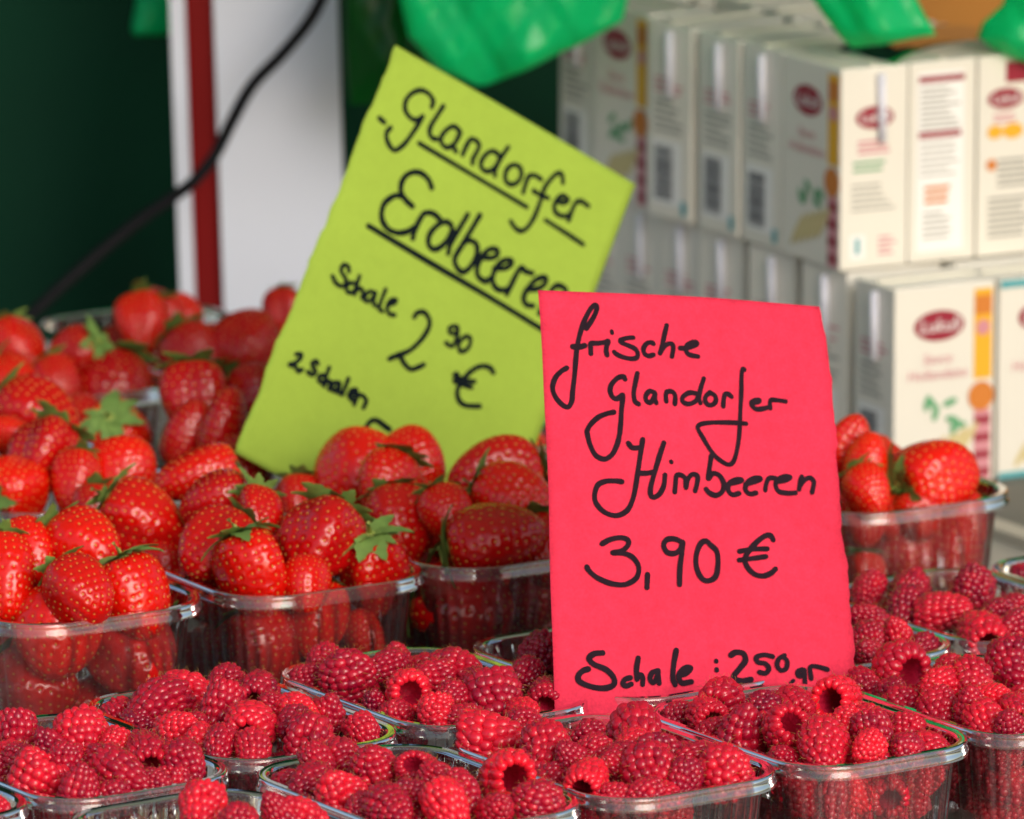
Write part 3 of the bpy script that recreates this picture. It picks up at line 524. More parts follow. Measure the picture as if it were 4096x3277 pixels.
RASP = [
('P7',-229.2,-51.8,66,21.3,0.35,-0.08,0.6,0.8,3.9,'crimson raspberry, first from left, back row, punnet lower left'),
('P7',-232.3,-72.5,63.4,18.1,0.6,0.55,0.62,-0.56,1.4,'red raspberry, second from left, middle row, punnet lower left'),
('P7',-199.3,-58.7,66.5,26.5,0.7,-0.15,0.67,0.73,1.9,'red raspberry, third from left, back row, punnet lower left'),
('P7',-213.5,-68.4,66.8,17.5,0.2,0.68,0.11,-0.73,5.2,'dark crimson raspberry, second from left, back row, punnet lower left'),
('P7',-217.6,-108.3,61.1,25.4,0.75,0.5,0.09,0.86,5,'bright red raspberry, first from left, front row, punnet lower left'),
('P7',-223.6,-89.5,65.3,17.5,0.25,-0.87,0.48,0.08,1.7,'dark crimson raspberry, third from left, middle row, punnet lower left'),
('P7',-204.8,-98.1,64.9,17.9,0.3,-0.03,0.7,0.71,3.2,'crimson raspberry, fourth from left, middle row, punnet lower left'),
('P7',-197.1,-127.3,61.8,18.4,0.35,-0.17,-0.12,-0.98,3.5,'crimson raspberry, second from left, front row, punnet lower left'),
('P7',-178.1,-107.6,64,23.5,0.4,-0.71,0.65,0.28,6.3,'crimson raspberry, fourth from left, front row, punnet lower left'),
('P7',-190,-92.7,65.7,17.5,0.3,0.2,0.47,-0.86,6.2,'crimson raspberry, fifth from left, middle row, punnet lower left'),
('P7',-169.1,-74,65.1,23.9,0.35,0.25,-0.94,-0.24,1.4,'crimson raspberry with open hollow, fifth from left, back row, punnet lower left'),
('P7',-183.3,-66.4,65.8,17.5,0.8,0.41,0.76,0.51,0.3,'bright red raspberry, fourth from left, back row, punnet lower left'),
('P7',-150.7,-85.2,62.4,19.6,0.3,-0.43,0.64,0.63,0.2,'crimson raspberry, sixth from left, middle row, punnet lower left'),
('P7',-162.9,-110.2,60.4,17.5,0.3,-0.83,0.53,-0.19,5.8,'crimson raspberry, fifth from left, front row, punnet lower left'),
('P7',-181.3,-121.5,56.6,17.5,0.3,-0.56,0.45,-0.7,3.1,'crimson raspberry, third from left, front row, punnet lower left'),
('P7',-155.7,-100.1,55.1,17.5,0.45,0.02,0.46,0.89,1.2,'crimson raspberry, sixth from left, front row, punnet lower left'),
('P7',-235.3,-85.5,59.5,17.5,0.3,-0.33,0.2,-0.92,2.3,'crimson raspberry, first from left, middle row, punnet lower left'),
('P6',-139.3,-184.6,66.2,21.3,0.85,0.13,0.78,0.61,0,'bright red raspberry, first from left, back row, punnet bottom edge, left of centre'),
('P6',-105.1,-183.6,65.6,17.5,0.35,0.45,0.18,-0.87,1.7,'crimson raspberry, second from left, back row, punnet bottom edge, left of centre'),
('P6',-96.4,-178.2,62.5,20.5,0.6,0.6,0.45,-0.66,5.3,'red raspberry, second from left, front row, punnet bottom edge, left of centre'),
('P6',-121.2,-204.9,66.9,18.9,0.4,-0.45,0.57,-0.68,0.6,'crimson raspberry, first from left, front row, punnet bottom edge, left of centre'),
('P12',-234.4,-146.8,56.7,17.5,0.7,-0.79,0.52,-0.32,5.5,'red raspberry, first from left, top layer, punnet bottom left corner'),
('P4',-152.3,38,65.4,22.9,0.7,-0.97,0.21,0.13,2.3,'red raspberry, second from left, back row, punnet before the strawberries, left of centre'),
('P4',-168.6,23.3,63.3,25.7,0.35,0.71,0.65,0.28,3.8,'crimson raspberry, first from left, back row, punnet before the strawberries, left of centre'),
('P4',-137,0.5,66.7,21.3,0.4,0.32,0.52,0.79,0.4,'crimson raspberry, third from left, back row, punnet before the strawberries, left of centre'),
('P4',-120.2,51.1,64.1,21.5,0.25,-0.09,-0.95,-0.3,2.4,'dark crimson raspberry, fifth from left, back row, punnet before the strawberries, left of centre'),
('P4',-185,29.9,54.6,17.5,0.5,-0.41,0.52,0.74,5.1,'red raspberry, first from left, middle row, punnet before the strawberries, left of centre'),
('P4',-176.8,10.6,57.1,17.5,0.2,-0.43,0.88,0.23,3.7,'dark crimson raspberry, second from left, middle row, punnet before the strawberries, left of centre'),
('P4',-155.9,-21.3,63,17.5,0.9,-0.72,0.57,-0.39,3.8,'bright red raspberry, first from left, front row, punnet before the strawberries, left of centre'),
('P4',-148.8,-11.9,62.7,17.5,0.35,-0.48,0.54,-0.69,0.9,'crimson raspberry, third from left, middle row, punnet before the strawberries, left of centre'),
('P4',-121.9,-19.1,66,24.7,0.75,0,-0.95,-0.31,2.8,'bright red raspberry, fourth from left, middle row, punnet before the strawberries, left of centre'),
('P4',-142.5,-37.4,57.5,18.9,0.85,-0.72,0.46,0.52,1.5,'bright red raspberry, second from left, front row, punnet before the strawberries, left of centre'),
('P4',-120,-56,60.6,19.4,0.55,0,0.79,0.62,2.5,'red raspberry, fourth from left, front row, punnet before the strawberries, left of centre'),
('P4',-103.6,-22.3,65.3,17.5,0.2,0.49,0.86,0.16,1.4,'dark crimson raspberry, fifth from left, front row, punnet before the strawberries, left of centre'),
('P4',-100.3,-0.5,66.1,17.5,0.95,-0.75,0.66,-0,4.2,'bright red raspberry, fifth from left, middle row, punnet before the strawberries, left of centre'),
('P4',-86.6,3.3,63.5,19.4,0.35,-0.32,0.15,-0.93,1.9,'crimson raspberry, sixth from left, middle row, punnet before the strawberries, left of centre'),
('P4',-93.4,-40.1,62,24.8,0.4,-0.95,0.29,0.11,5.5,'crimson raspberry, sixth from left, front row, punnet before the strawberries, left of centre'),
('P4',-69.5,-16.4,59.1,18.7,0.55,-0.43,0.64,0.63,4.2,'red raspberry, seventh from left, front row, punnet before the strawberries, left of centre'),
('P4',-137.9,68.1,62.6,17.5,0.3,0.45,0.84,0.32,5.9,'crimson raspberry, fourth from left, back row, punnet before the strawberries, left of centre'),
('P4',-111.3,8,65.5,17.5,0.3,0.65,0.51,-0.57,0.9,'crimson raspberry, sixth from left, back row, punnet before the strawberries, left of centre'),
('P4',-136,-49.1,62.2,17.5,0.4,0.22,0.89,0.4,3.5,'crimson raspberry, third from left, front row, punnet before the strawberries, left of centre'),
('P3',-92,108.8,62.2,17.5,0.4,0.27,0.87,0.41,4,"crimson raspberry, second from left, back row, punnet left of red sign's foot"),
('P3',-96.9,93.4,59.6,17.5,0.3,-0.78,0.41,-0.46,2.6,"crimson raspberry, first from left, back row, punnet left of red sign's foot"),
('P3',-79,81.7,64.1,27.5,0.35,0.23,0.23,-0.94,1.5,"crimson raspberry, third from left, back row, punnet left of red sign's foot"),
('P3',-60.5,90.3,65.9,17.5,0.3,0.62,0.78,-0.01,2.9,"crimson raspberry, fourth from left, back row, punnet left of red sign's foot"),
('P3',-56.1,111.5,64.9,17.5,0.4,0,0.14,-0.99,3.4,"crimson raspberry, fifth from left, back row, punnet left of red sign's foot"),
('P3',-49.7,44.2,65.3,22.6,0.85,0.27,-0.95,0.15,2,"bright red raspberry, first from left, middle row, punnet left of red sign's foot"),
('P3',-26.1,86.2,66.1,20.8,0.4,-0.94,0.33,-0.07,4.7,"crimson raspberry, sixth from left, back row, punnet left of red sign's foot"),
('P3',-39.9,63.9,66.8,18.4,0.4,0.86,0.52,0.03,0.2,"crimson raspberry, second from left, middle row, punnet left of red sign's foot"),
('P3',-29.5,29.7,64.8,17.5,0.35,0.42,0.87,0.24,4.1,"crimson raspberry, third from left, middle row, punnet left of red sign's foot"),
('P3',-8.8,34.9,62.8,25.2,0.3,-0.15,0.67,0.73,2.7,"crimson raspberry, fifth from left, front row, punnet left of red sign's foot"),
('P3',-14.2,57.6,65.9,17.5,0.3,-0.64,0.73,-0.25,2.2,"crimson raspberry, fourth from left, middle row, punnet left of red sign's foot"),
('P3',-54.1,26.2,57.8,17.5,0.5,-0.62,0.58,-0.53,2.2,"red raspberry, second from left, front row, punnet left of red sign's foot"),
('P3',-35.5,9.7,61.9,18,0.85,-0.14,0.73,0.67,3.3,"bright red raspberry, third from left, front row, punnet left of red sign's foot"),
('P3',-65.2,42.6,57.7,17.5,0.15,0.06,0.64,-0.77,0.9,"dark crimson raspberry, first from left, front row, punnet left of red sign's foot"),
('P3',-21.7,8.3,60,17.5,0.4,0.88,0.18,-0.44,4.7,"crimson raspberry, fourth from left, front row, punnet left of red sign's foot"),
('P3',3.8,25.2,59.1,18.7,0.8,0.43,-0.9,-0.07,5.1,"bright red raspberry, sixth from left, front row, punnet left of red sign's foot"),
('P3',5.2,77.5,63.5,17.5,0.2,0.56,0.65,0.52,5.1,"dark crimson raspberry, fifth from left, middle row, punnet left of red sign's foot"),
('P3',16,49.7,62.3,17.9,0.25,0,-0.95,-0.31,0.1,"dark crimson raspberry, sixth from left, middle row, punnet left of red sign's foot"),
('P8',13,121.8,63.1,24.7,0.15,0.38,0.77,0.52,3.9,"dark crimson raspberry, first from left, top layer, punnet behind red sign's left edge"),
('P8',30.5,108.5,65,22.1,0.3,0.22,0.41,-0.89,4.6,"crimson raspberry, second from left, top layer, punnet behind red sign's left edge"),
('P8',5,133.5,49.1,17.5,0.2,0.14,0.57,0.81,2.3,"dark crimson raspberry, first from left, under the rim, punnet behind red sign's left edge"),
('P2',-63.4,-103.9,66.2,24.7,0.45,0.15,0.31,-0.94,1.1,'crimson raspberry, fourth from left, back row, punnet bottom centre'),
('P2',-78.8,-78.3,63.3,17.5,0.35,-0.34,0.88,0.32,3.6,'crimson raspberry, third from left, back row, punnet bottom centre'),
('P2',-88.4,-88,63.5,17.5,0.4,-0.48,0.58,0.65,6,'crimson raspberry, second from left, back row, punnet bottom centre'),
('P2',-92.2,-115.8,63,19.6,0.3,0.85,0.52,0.04,2.8,'crimson raspberry, first from left, back row, punnet bottom centre'),
('P2',-77.7,-135.7,60.6,23.6,0.85,0.43,0.33,-0.84,6.2,'bright red raspberry, third from left, middle row, punnet bottom centre'),
('P2',-100.4,-96.1,55.4,17.5,0.35,-0.81,0.56,-0.2,5.6,'crimson raspberry, first from left, middle row, punnet bottom centre'),
('P2',-44.8,-112.9,66.9,17.5,0.5,-0.09,-0.75,0.66,4.7,'red raspberry with open hollow, fifth from left, back row, punnet bottom centre'),
('P2',-45.1,-152,65.5,20.4,0.25,-0.74,0.43,-0.51,5.5,'dark crimson raspberry, fourth from left, middle row, punnet bottom centre'),
('P2',-54.4,-166.8,63.4,20.2,0.3,-0.52,0.84,0.16,0.4,'crimson raspberry, second from left, front row, punnet bottom centre'),
('P2',-31.2,-132.4,66.5,17.5,0.4,-0.73,0.64,0.22,6,'crimson raspberry, fifth from left, middle row, punnet bottom centre'),
('P2',-23,-154.1,65.4,20,0.4,-0.56,0.63,0.55,1.6,'crimson raspberry, sixth from left, middle row, punnet bottom centre'),
('P2',-28.8,-171.8,64,23.1,0.9,-0.43,0.64,0.63,5.1,'bright red raspberry, third from left, front row, punnet bottom centre'),
('P2',-3.5,-116.6,64.5,27.1,0.95,0.27,-0.94,0.22,4.2,'bright red raspberry with open hollow, sixth from left, back row, punnet bottom centre'),
('P2',11.4,-152.5,62.6,24.2,0.4,-0.15,0.31,-0.94,4.5,'crimson raspberry, fifth from left, front row, punnet bottom centre'),
('P2',-6.9,-168.9,63.2,17.5,0.4,-0.4,0.7,-0.59,2.1,'crimson raspberry, fourth from left, front row, punnet bottom centre'),
('P2',13.3,-142,53.3,17.5,0.4,-0.74,0.5,0.46,0.3,'crimson raspberry, sixth from left, front row, punnet bottom centre'),
('P2',-68.1,-153.7,57.5,17.5,0.3,0.14,0.89,0.43,5.3,'crimson raspberry, first from left, front row, punnet bottom centre'),
('P2',-97.7,-106.5,51.7,17.5,0.35,0.59,0.72,0.36,3,'crimson raspberry, second from left, middle row, punnet bottom centre'),
('PB',-8.8,-40.1,62.8,25.6,0.75,-0.97,0.22,0.04,3.7,'bright red raspberry, first from left, back row, punnet lower left of red sign'),
('PB',15.5,-71.5,64.6,24.8,0.5,0,0.84,0.55,4.1,'red raspberry, third from left, back row, punnet lower left of red sign'),
('PB',5.7,-20.7,63.3,17.5,0.35,-0.21,0.9,0.38,2.9,'crimson raspberry, second from left, back row, punnet lower left of red sign'),
('PB',56.8,-18.5,63.7,26.9,0.45,0.1,-0.95,-0.3,3.9,'crimson raspberry with open hollow, sixth from left, back row, punnet lower left of red sign'),
('PB',36,-45.5,66.5,17.5,0.3,-0.61,0.23,-0.76,0.4,'crimson raspberry, fourth from left, back row, punnet lower left of red sign'),
('PB',39.6,-78.7,66,18.1,0.4,-0.59,0.77,0.21,5.1,'crimson raspberry, second from left, middle row, punnet lower left of red sign'),
('PB',35,-111.5,62.7,22.1,0.85,-0.29,-0.93,-0.22,4.6,'bright red raspberry, second from left, front row, punnet lower left of red sign'),
('PB',55.1,-71,66,17.5,0.8,0.47,0.85,0.24,5,'bright red raspberry, fifth from left, back row, punnet lower left of red sign'),
('PB',67.4,-80.1,66.3,21.8,0.2,0.58,0.46,-0.67,5.8,'dark crimson raspberry, fourth from left, middle row, punnet lower left of red sign'),
('PB',62.3,-104.2,61.8,26.3,0.4,-0.13,0.78,0.61,0.3,'crimson raspberry, fifth from left, front row, punnet lower left of red sign'),
('PB',82.7,-85.8,64.8,17.5,0.4,0.94,0.3,0.12,1.6,'crimson raspberry, fifth from left, middle row, punnet lower left of red sign'),
('PB',96.8,-96.4,62.7,27.5,0.65,0.43,0.33,-0.84,1.6,'red raspberry, sixth from left, middle row, punnet lower left of red sign'),
('PB',78.3,-110,61.3,17.5,0.2,0.3,0.75,0.59,0.2,'dark crimson raspberry, seventh from left, front row, punnet lower left of red sign'),
('PB',45.8,-125.2,57.3,17.5,0.5,-0.78,0.26,-0.57,4.3,'red raspberry, third from left, front row, punnet lower left of red sign'),
('PB',59.7,-127.4,57.8,17.5,0.4,0.88,0.47,0.02,5.9,'crimson raspberry, fourth from left, front row, punnet lower left of red sign'),
('PB',70.4,-119.7,56,17.5,0.6,-0.66,0.69,-0.31,4.1,'red raspberry, sixth from left, front row, punnet lower left of red sign'),
('PB',18.7,-86.9,55.7,17.5,0.4,-0.71,0.25,-0.66,3.6,'crimson raspberry, first from left, front row, punnet lower left of red sign'),
('PB',49,-92.7,65.7,17.5,0.4,0.66,0.75,0.01,6,'crimson raspberry, third from left, middle row, punnet lower left of red sign'),
('PB',27.8,-85.9,65.1,17.5,0.3,0.58,0.13,-0.8,2.1,'crimson raspberry, first from left, middle row, punnet lower left of red sign'),
('P1',100.1,33.6,63.8,22.6,0.45,-0.25,-0.94,-0.24,2,'crimson raspberry with open hollow, third from left, back row, punnet lower right of red sign'),
('P1',91.6,6.5,62.4,20.5,0.6,0.37,-0.93,-0.07,0.7,'red raspberry with open hollow, second from left, back row, punnet lower right of red sign'),
('P1',79.7,19.4,59.2,17.5,0.35,-0.48,0.61,-0.63,2,'crimson raspberry, first from left, back row, punnet lower right of red sign'),
('P1',132,11.8,66.1,21.3,0.4,0.13,-0.95,-0.29,5.4,'crimson raspberry with open hollow, fifth from left, back row, punnet lower right of red sign'),
('P1',155.1,25.6,64.8,25.4,0.85,-0.32,-0.92,0.22,5,'bright red raspberry, sixth from left, back row, punnet lower right of red sign'),
('P1',107.7,-23.8,62.1,23.9,0.35,-0.15,0.31,-0.94,0.8,'crimson raspberry, second from left, middle row, punnet lower right of red sign'),
('P1',126.5,-34.9,65.8,23.1,0.55,0.32,-0.77,0.55,4.8,'red raspberry with open hollow, third from left, middle row, punnet lower right of red sign'),
('P1',144.2,-56.4,63.3,26.5,0.6,0.07,0.98,0.17,5.5,'red raspberry, second from left, front row, punnet lower right of red sign'),
('P1',155.9,-27.3,65.9,17.5,0.85,0.26,0.76,0.6,4,'bright red raspberry, fifth from left, middle row, punnet lower right of red sign'),
('P1',168.1,-39.3,63.9,20.2,0.3,-0.16,0.6,0.79,3.8,'crimson raspberry, sixth from left, middle row, punnet lower right of red sign'),
('P1',164.5,-62.2,64,17.5,0.9,0.62,0.74,0.28,4,'bright red raspberry, third from left, front row, punnet lower right of red sign'),
('P1',183.2,-48.9,60.4,17.5,0.35,0.3,0.59,-0.75,2.1,'crimson raspberry, fifth from left, front row, punnet lower right of red sign'),
('P1',194.4,-26.7,54.4,20.5,0.6,0,-0.95,-0.31,4.5,'red raspberry with open hollow, sixth from left, front row, punnet lower right of red sign'),
('P1',125.9,-53.8,56.6,17.5,0.35,0.43,0.66,-0.62,1,'crimson raspberry, first from left, front row, punnet lower right of red sign'),
('P1',167.7,-52.1,55,19.7,0.3,-0.97,0.21,0.13,0.2,'crimson raspberry, fourth from left, front row, punnet lower right of red sign'),
('P1',93.6,-6.8,56.7,17.5,0.4,-0.53,0.24,-0.81,3.5,'crimson raspberry, first from left, middle row, punnet lower right of red sign'),
('P1',138.5,-24.7,64.2,17.5,0.35,0.81,0.43,-0.39,1.6,'crimson raspberry, fourth from left, middle row, punnet lower right of red sign'),
('P1',119.9,2.8,66.6,17.5,0.1,-0.72,0.69,0.06,0.6,'dark crimson raspberry, fourth from left, back row, punnet lower right of red sign'),
('P1',134.8,-56.5,39.6,23.5,0.55,-0.69,0.47,0.55,4.2,'red raspberry, first from left, under the rim, punnet lower right of red sign'),
('P1',172.8,-46.1,40.7,22.1,0.45,0.25,-0.94,-0.24,5.2,'crimson raspberry, sixth from left under rim, punnet lower right of red sign'),
('P1',158.8,-59.2,42.1,17.5,1,-0.62,0.61,0.49,3.4,'bright red raspberry, fourth from left, under the rim, punnet lower right of red sign'),
('P1',149.2,-65.7,41.8,17.5,0.5,0.2,0.59,0.78,2.1,'red raspberry, third from left, under the rim, punnet lower right of red sign'),
('P1',186.1,-31.9,31,17.5,0.5,-0.92,0.36,0.18,4.7,'red raspberry, eighth from left, under the rim, punnet lower right of red sign'),
('P1',192.8,-35.2,42.8,17.5,0.55,-0.78,0.36,-0.51,0.5,'red raspberry, ninth from left, under the rim, punnet lower right of red sign'),
('P1',176.3,-40.7,26.4,18.1,0.4,0.08,0.15,-0.99,0.8,'crimson raspberry, seventh from left, under the rim, punnet lower right of red sign'),
('P1',147.5,-62.7,29.2,18.1,0.5,0.65,0.45,0.62,5.7,'red raspberry, second from left, under the rim, punnet lower right of red sign'),
('P1',160.6,-54.4,29.4,17.5,0.45,-0.11,0.63,0.77,5.2,'crimson raspberry, fifth from left, under the rim, punnet lower right of red sign'),
('PR',185.8,95.8,63.5,26.7,0.45,0.5,-0.86,0.14,3.9,'crimson raspberry with open hollow, first from left, back row, punnet lower right corner'),
('PR',203.5,50.4,65.7,18.8,0.75,0.6,0.79,0.06,1.2,'bright red raspberry, fourth from left, middle row, punnet lower right corner'),
('PR',219.4,54.7,66.6,22.9,0.5,0,0.96,0.28,2.7,'red raspberry, third from left, back row, punnet lower right corner'),
('PR',240.9,99,63.6,23.5,0.25,-0.12,0.84,0.54,5.6,'dark crimson raspberry, fourth from left, back row, punnet lower right corner'),
('PR',170.3,78.3,57.8,17.5,0.3,-0.51,0.78,0.36,0.6,'crimson raspberry, first from left, middle row, punnet lower right corner'),
('PR',181.6,63.6,59.4,17.5,0.2,-0.1,0.56,-0.82,5.2,'dark crimson raspberry, second from left, middle row, punnet lower right corner'),
('PR',186.2,50.3,57.7,20,0.35,-0.4,0.33,-0.86,0.4,'crimson raspberry, third from left, middle row, punnet lower right corner'),
('PR',202.6,27.3,58.2,21.3,0.45,-0.28,0.72,0.63,3.3,'crimson raspberry, first from left, front row, punnet lower right corner'),
('PR',216.7,16.3,64.1,17.5,0.4,0.04,0.19,-0.98,1.7,'crimson raspberry, second from left, front row, punnet lower right corner'),
('PR',228.1,25.8,65.7,17.5,0.95,-0.69,0.66,-0.3,5.6,'bright red raspberry, fifth from left, middle row, punnet lower right corner'),
('PR',237.7,13.4,64.8,17.5,0.5,-0.04,-0.95,-0.31,0.8,'red raspberry with open hollow, fifth from left, front row, punnet lower right corner'),
('PR',223.8,-0.2,59.1,20.8,0.75,-0.38,0.77,0.52,1.2,'bright red raspberry, third from left, front row, punnet lower right corner'),
('PR',233.9,-10.8,60.7,17.5,0.25,0.23,0.49,-0.84,4.5,'dark crimson raspberry, fourth from left, front row, punnet lower right corner'),
('PR',210.9,89.2,65.4,17.5,0.5,0.61,0.77,-0.18,5.3,'red raspberry, second from left, back row, punnet lower right corner'),
('PR',220.1,5,41.7,18.7,0.5,0.15,0.33,-0.93,4,'red raspberry, second from left, under the rim, punnet lower right corner'),
('PR',231.8,-6.3,44.8,17.9,0.45,0.28,0.83,0.48,4.8,'crimson raspberry, fourth from left, under the rim, punnet lower right corner'),
('PR',220.3,14.5,25.9,20,0.5,-0.15,0.36,-0.92,2.4,'red raspberry, first from left, under the rim, punnet lower right corner'),
('PR',234.6,-4.3,31,19.2,0.5,-0.84,0.37,0.4,5.3,'red raspberry, fifth from left, under the rim, punnet lower right corner'),
('PR',229.7,8.7,18,19.4,0.5,-0.83,0.45,-0.33,3.4,'red raspberry, third from left, under the rim, punnet lower right corner'),
('PR',240.1,5.2,18.6,18.7,0.5,-0.15,0.32,-0.94,5.2,'red raspberry, sixth from left, under the rim, punnet lower right corner'),
('P9',175.3,196.2,64.2,17.5,0.3,0.75,0.41,-0.51,0.9,"crimson raspberry, first from left, back row, punnet behind red sign's right edge"),
('P9',188.6,166.4,63.4,17.6,0.65,0.38,0.49,-0.78,4.8,"red raspberry, second from left, back row, punnet behind red sign's right edge"),
('P9',172.5,151.3,64.6,17.5,0.3,0.93,0.34,-0.11,4.5,"crimson raspberry, first from left, front row, punnet behind red sign's right edge"),
('P9',173.5,131,62.8,17.5,0.35,0.28,0.66,-0.7,0.8,"crimson raspberry, second from left, front row, punnet behind red sign's right edge"),
('P9',200,159.1,56.3,17.5,0.2,0.49,0.86,0.14,0.7,"dark crimson raspberry, third from left, front row, punnet behind red sign's right edge"),
('P10',178.1,261.3,62.7,17.5,0.45,0.35,0.75,0.56,2.8,'crimson raspberry, first from left, back row, punnet right of red sign'),
('P10',198.6,251.6,65.3,18.1,0.35,0.38,0.77,0.52,4.7,'crimson raspberry, second from left, back row, punnet right of red sign'),
('P10',195.7,223.2,63.2,20,0.2,0.23,0.89,0.4,1.4,'dark crimson raspberry, first from left, middle row, punnet right of red sign'),
('P10',214.2,211.7,64.8,22.9,0.6,-0.93,0.3,-0.23,4.8,'red raspberry, second from left, middle row, punnet right of red sign'),
('P10',230.8,245.8,66.9,24.4,0.2,0.38,0.77,0.52,0.4,'dark crimson raspberry, third from left, back row, punnet right of red sign'),
('P10',230.7,179.3,61.7,23.4,0.65,0.29,-0.93,-0.22,3,'red raspberry with open hollow, first from left, front row, punnet right of red sign'),
('P10',239.8,202.5,65,17.6,0.2,0.87,0.49,0.08,2,'dark crimson raspberry, second from left, front row, punnet right of red sign'),
('P10',249.7,215,65.9,17.5,0.3,-0.16,0.37,-0.92,0.4,'crimson raspberry, third from left, middle row, punnet right of red sign'),
('P10',247.9,184.8,63.2,17.5,0.25,0.64,0.75,-0.18,5.8,'dark crimson raspberry, third from left, front row, punnet right of red sign'),
('P11',261.5,320.5,52.5,17.5,0.2,0.02,0.68,0.73,1.4,'dark crimson raspberry, first from left, top layer, punnet right picture edge'),
('P1',114.1,27.4,37.5,22.9,0.39,0.33,-0.68,0.66,4.4,''),
('P1',104.9,-1.4,33,22.3,0.52,-0.08,-0.99,-0.06,4,''),
('P1',142.6,-46,15.8,20.4,0.41,-0.05,-0.86,0.5,0.9,''),
('P1',173.7,-9.2,26.9,22.7,0.42,-0.28,-0.13,-0.95,4,''),
('P1',156.9,-9.2,34.5,19.9,0.61,0.48,-0.82,-0.32,4.2,''),
('P1',123.6,-12.4,13.9,21.9,0.56,-0.77,0.47,0.44,4.7,''),
('P1',97.1,15.3,44.7,19.5,0.36,-0.02,0.42,0.91,1.8,''),
('P1',152.2,-33.8,29.6,23.1,0.24,0.68,-0.16,0.72,0.4,''),
('P1',117.7,-5.9,52.9,22.1,0.49,-0.43,-0.27,0.86,3.7,''),
('P1',150.1,13.9,18.5,21.6,0.61,0.26,0.31,-0.92,5.3,''),
('P1',111.5,-25.2,40.2,19.4,0.57,0.73,0.15,0.67,6.2,''),
('P1',98.9,19.5,14.1,22.8,0.64,0.22,-0.96,0.19,3.2,''),
('P1',168.8,-1.1,60,21,0.66,-0.16,0.99,-0.03,0.9,''),
('P1',163.5,7,36.4,20.8,0.39,0.49,0.14,0.86,4.7,''),
('P1',109.8,0.6,15.1,22.6,0.4,-0.59,-0.03,0.8,3.8,''),
('P1',130.7,26.7,30.6,21.5,0.36,-0.07,-0.81,0.58,0.5,''),
('P1',162.2,-21.6,18.4,21.3,0.61,0.42,-0.89,0.19,3.4,''),
('P1',142.5,39.9,26.5,21.7,0.7,-0.91,-0.14,0.4,4.9,''),
('P1',132.6,-25.3,45.8,23.5,0.64,0.58,0.35,-0.73,3,''),
('P1',184.5,-10.3,57.7,19.7,0.5,0.19,0.49,0.85,0.4,''),
('P1',133.5,-3.9,45.2,19.9,0.69,0.57,0.19,0.8,2.9,''),
('P1',138.1,51,47.8,19.4,0.36,0.37,0.89,0.27,3.6,''),
('P1',124.2,-35,16.6,21.4,0.53,0.13,-0.7,0.71,3.9,''),
('P1',149.7,8.6,49.2,20.7,0.32,-0.86,-0.32,-0.39,0.4,''),
('PB',40.2,-64.5,40,20.4,0.32,0.08,0.98,0.19,2.7,''),
('PB',27.1,-91.3,33.3,23.4,0.28,-0.67,-0.71,-0.21,4.2,''),
('PB',74.5,-65,36.7,21.5,0.62,-0.45,-0.24,-0.86,6.2,''),
('PB',39,-7.2,25.8,20,0.25,-0.52,0.75,0.41,4.9,''),
('PB',51.4,-77.2,21.3,21.4,0.35,0.05,-0.97,0.23,0.7,''),
('PB',8.2,-59.9,43.7,19.4,0.34,0.65,0.08,0.76,0.6,''),
('PB',2.7,-34.9,16.8,19.1,0.66,-0.65,0.2,0.73,3.5,''),
('PB',42.4,-103.8,21.8,20.9,0.65,0.08,0.85,0.52,3.1,''),
('PB',26.4,-73.1,25,23.6,0.24,-0.68,-0.62,0.39,0.1,''),
('PB',16.1,-23.4,31.5,20.6,0.6,-0.19,0.97,0.16,2.4,''),
('PB',41.2,-47.8,41.1,20.6,0.26,0.65,0.69,-0.33,5.9,''),
('PB',23.7,-40.2,56.9,22.9,0.47,-0.21,0.24,-0.95,5.7,''),
('PB',25.8,-67.6,47.3,20.2,0.64,-0.08,-0,1,4,''),
('PB',69.7,-96.5,20.7,19.9,0.39,0.48,0.66,-0.58,4.1,''),
('PB',88,-69.3,57,21.4,0.21,-0.83,0.55,0.08,5.9,''),
('PB',43.6,-33.8,21.7,22.9,0.5,0.93,-0.37,-0.06,3,''),
('P2',-43.9,-174.6,34.2,21.5,0.59,-0.14,-0.74,0.66,3.5,''),
('P2',-88.1,-88,12.1,19.9,0.59,-0.31,0.2,-0.93,4.6,''),
('P2',-62.3,-147.4,19.6,23.1,0.52,0.89,-0.43,-0.14,3.1,''),
('P2',-86.1,-114.4,19.1,21.9,0.33,-0.25,-0.92,0.31,4.1,''),
('P2',-70.4,-135.8,43.5,20.9,0.67,0.48,-0.68,-0.56,2.2,''),
('P2',-57,-96.4,30,19.7,0.45,-1,0.06,0.01,0.4,''),
('P2',-8.7,-128.7,39.2,21.6,0.43,-0.26,0.92,0.29,0.6,''),
('P2',-17,-113.7,18.6,22.4,0.43,-1,-0.06,-0.06,2.3,''),
('P2',-36.4,-160.4,49.8,21.3,0.36,-0.96,0.25,0.09,2.4,''),
('P2',-42.7,-84.3,57.6,23.1,0.47,-0.03,0.66,-0.75,5.7,''),
('P2',-39.8,-80.3,17.1,22.6,0.24,-0.07,-0.99,-0.08,0.1,''),
('PR',189.6,83.4,18.3,22.6,0.45,0.94,0.15,-0.32,1.5,''),
('PR',211.2,67,14.7,20.4,0.31,-0.68,-0.4,0.62,3.1,''),
('PR',217.2,73.6,50.5,23.4,0.61,0.09,-0.29,-0.95,1.1,''),
('PR',252.3,4.3,53.3,22,0.47,-0.38,0.7,0.61,5.8,''),
('PR',271.6,20,45.4,20.5,0.23,0.1,-0.65,0.75,4.4,''),
('PR',275,35.3,25.9,19.9,0.68,0.54,-0.77,-0.35,1.7,''),
('PR',257.5,51.2,50.8,19.4,0.35,0.14,-0.34,0.93,5.4,''),
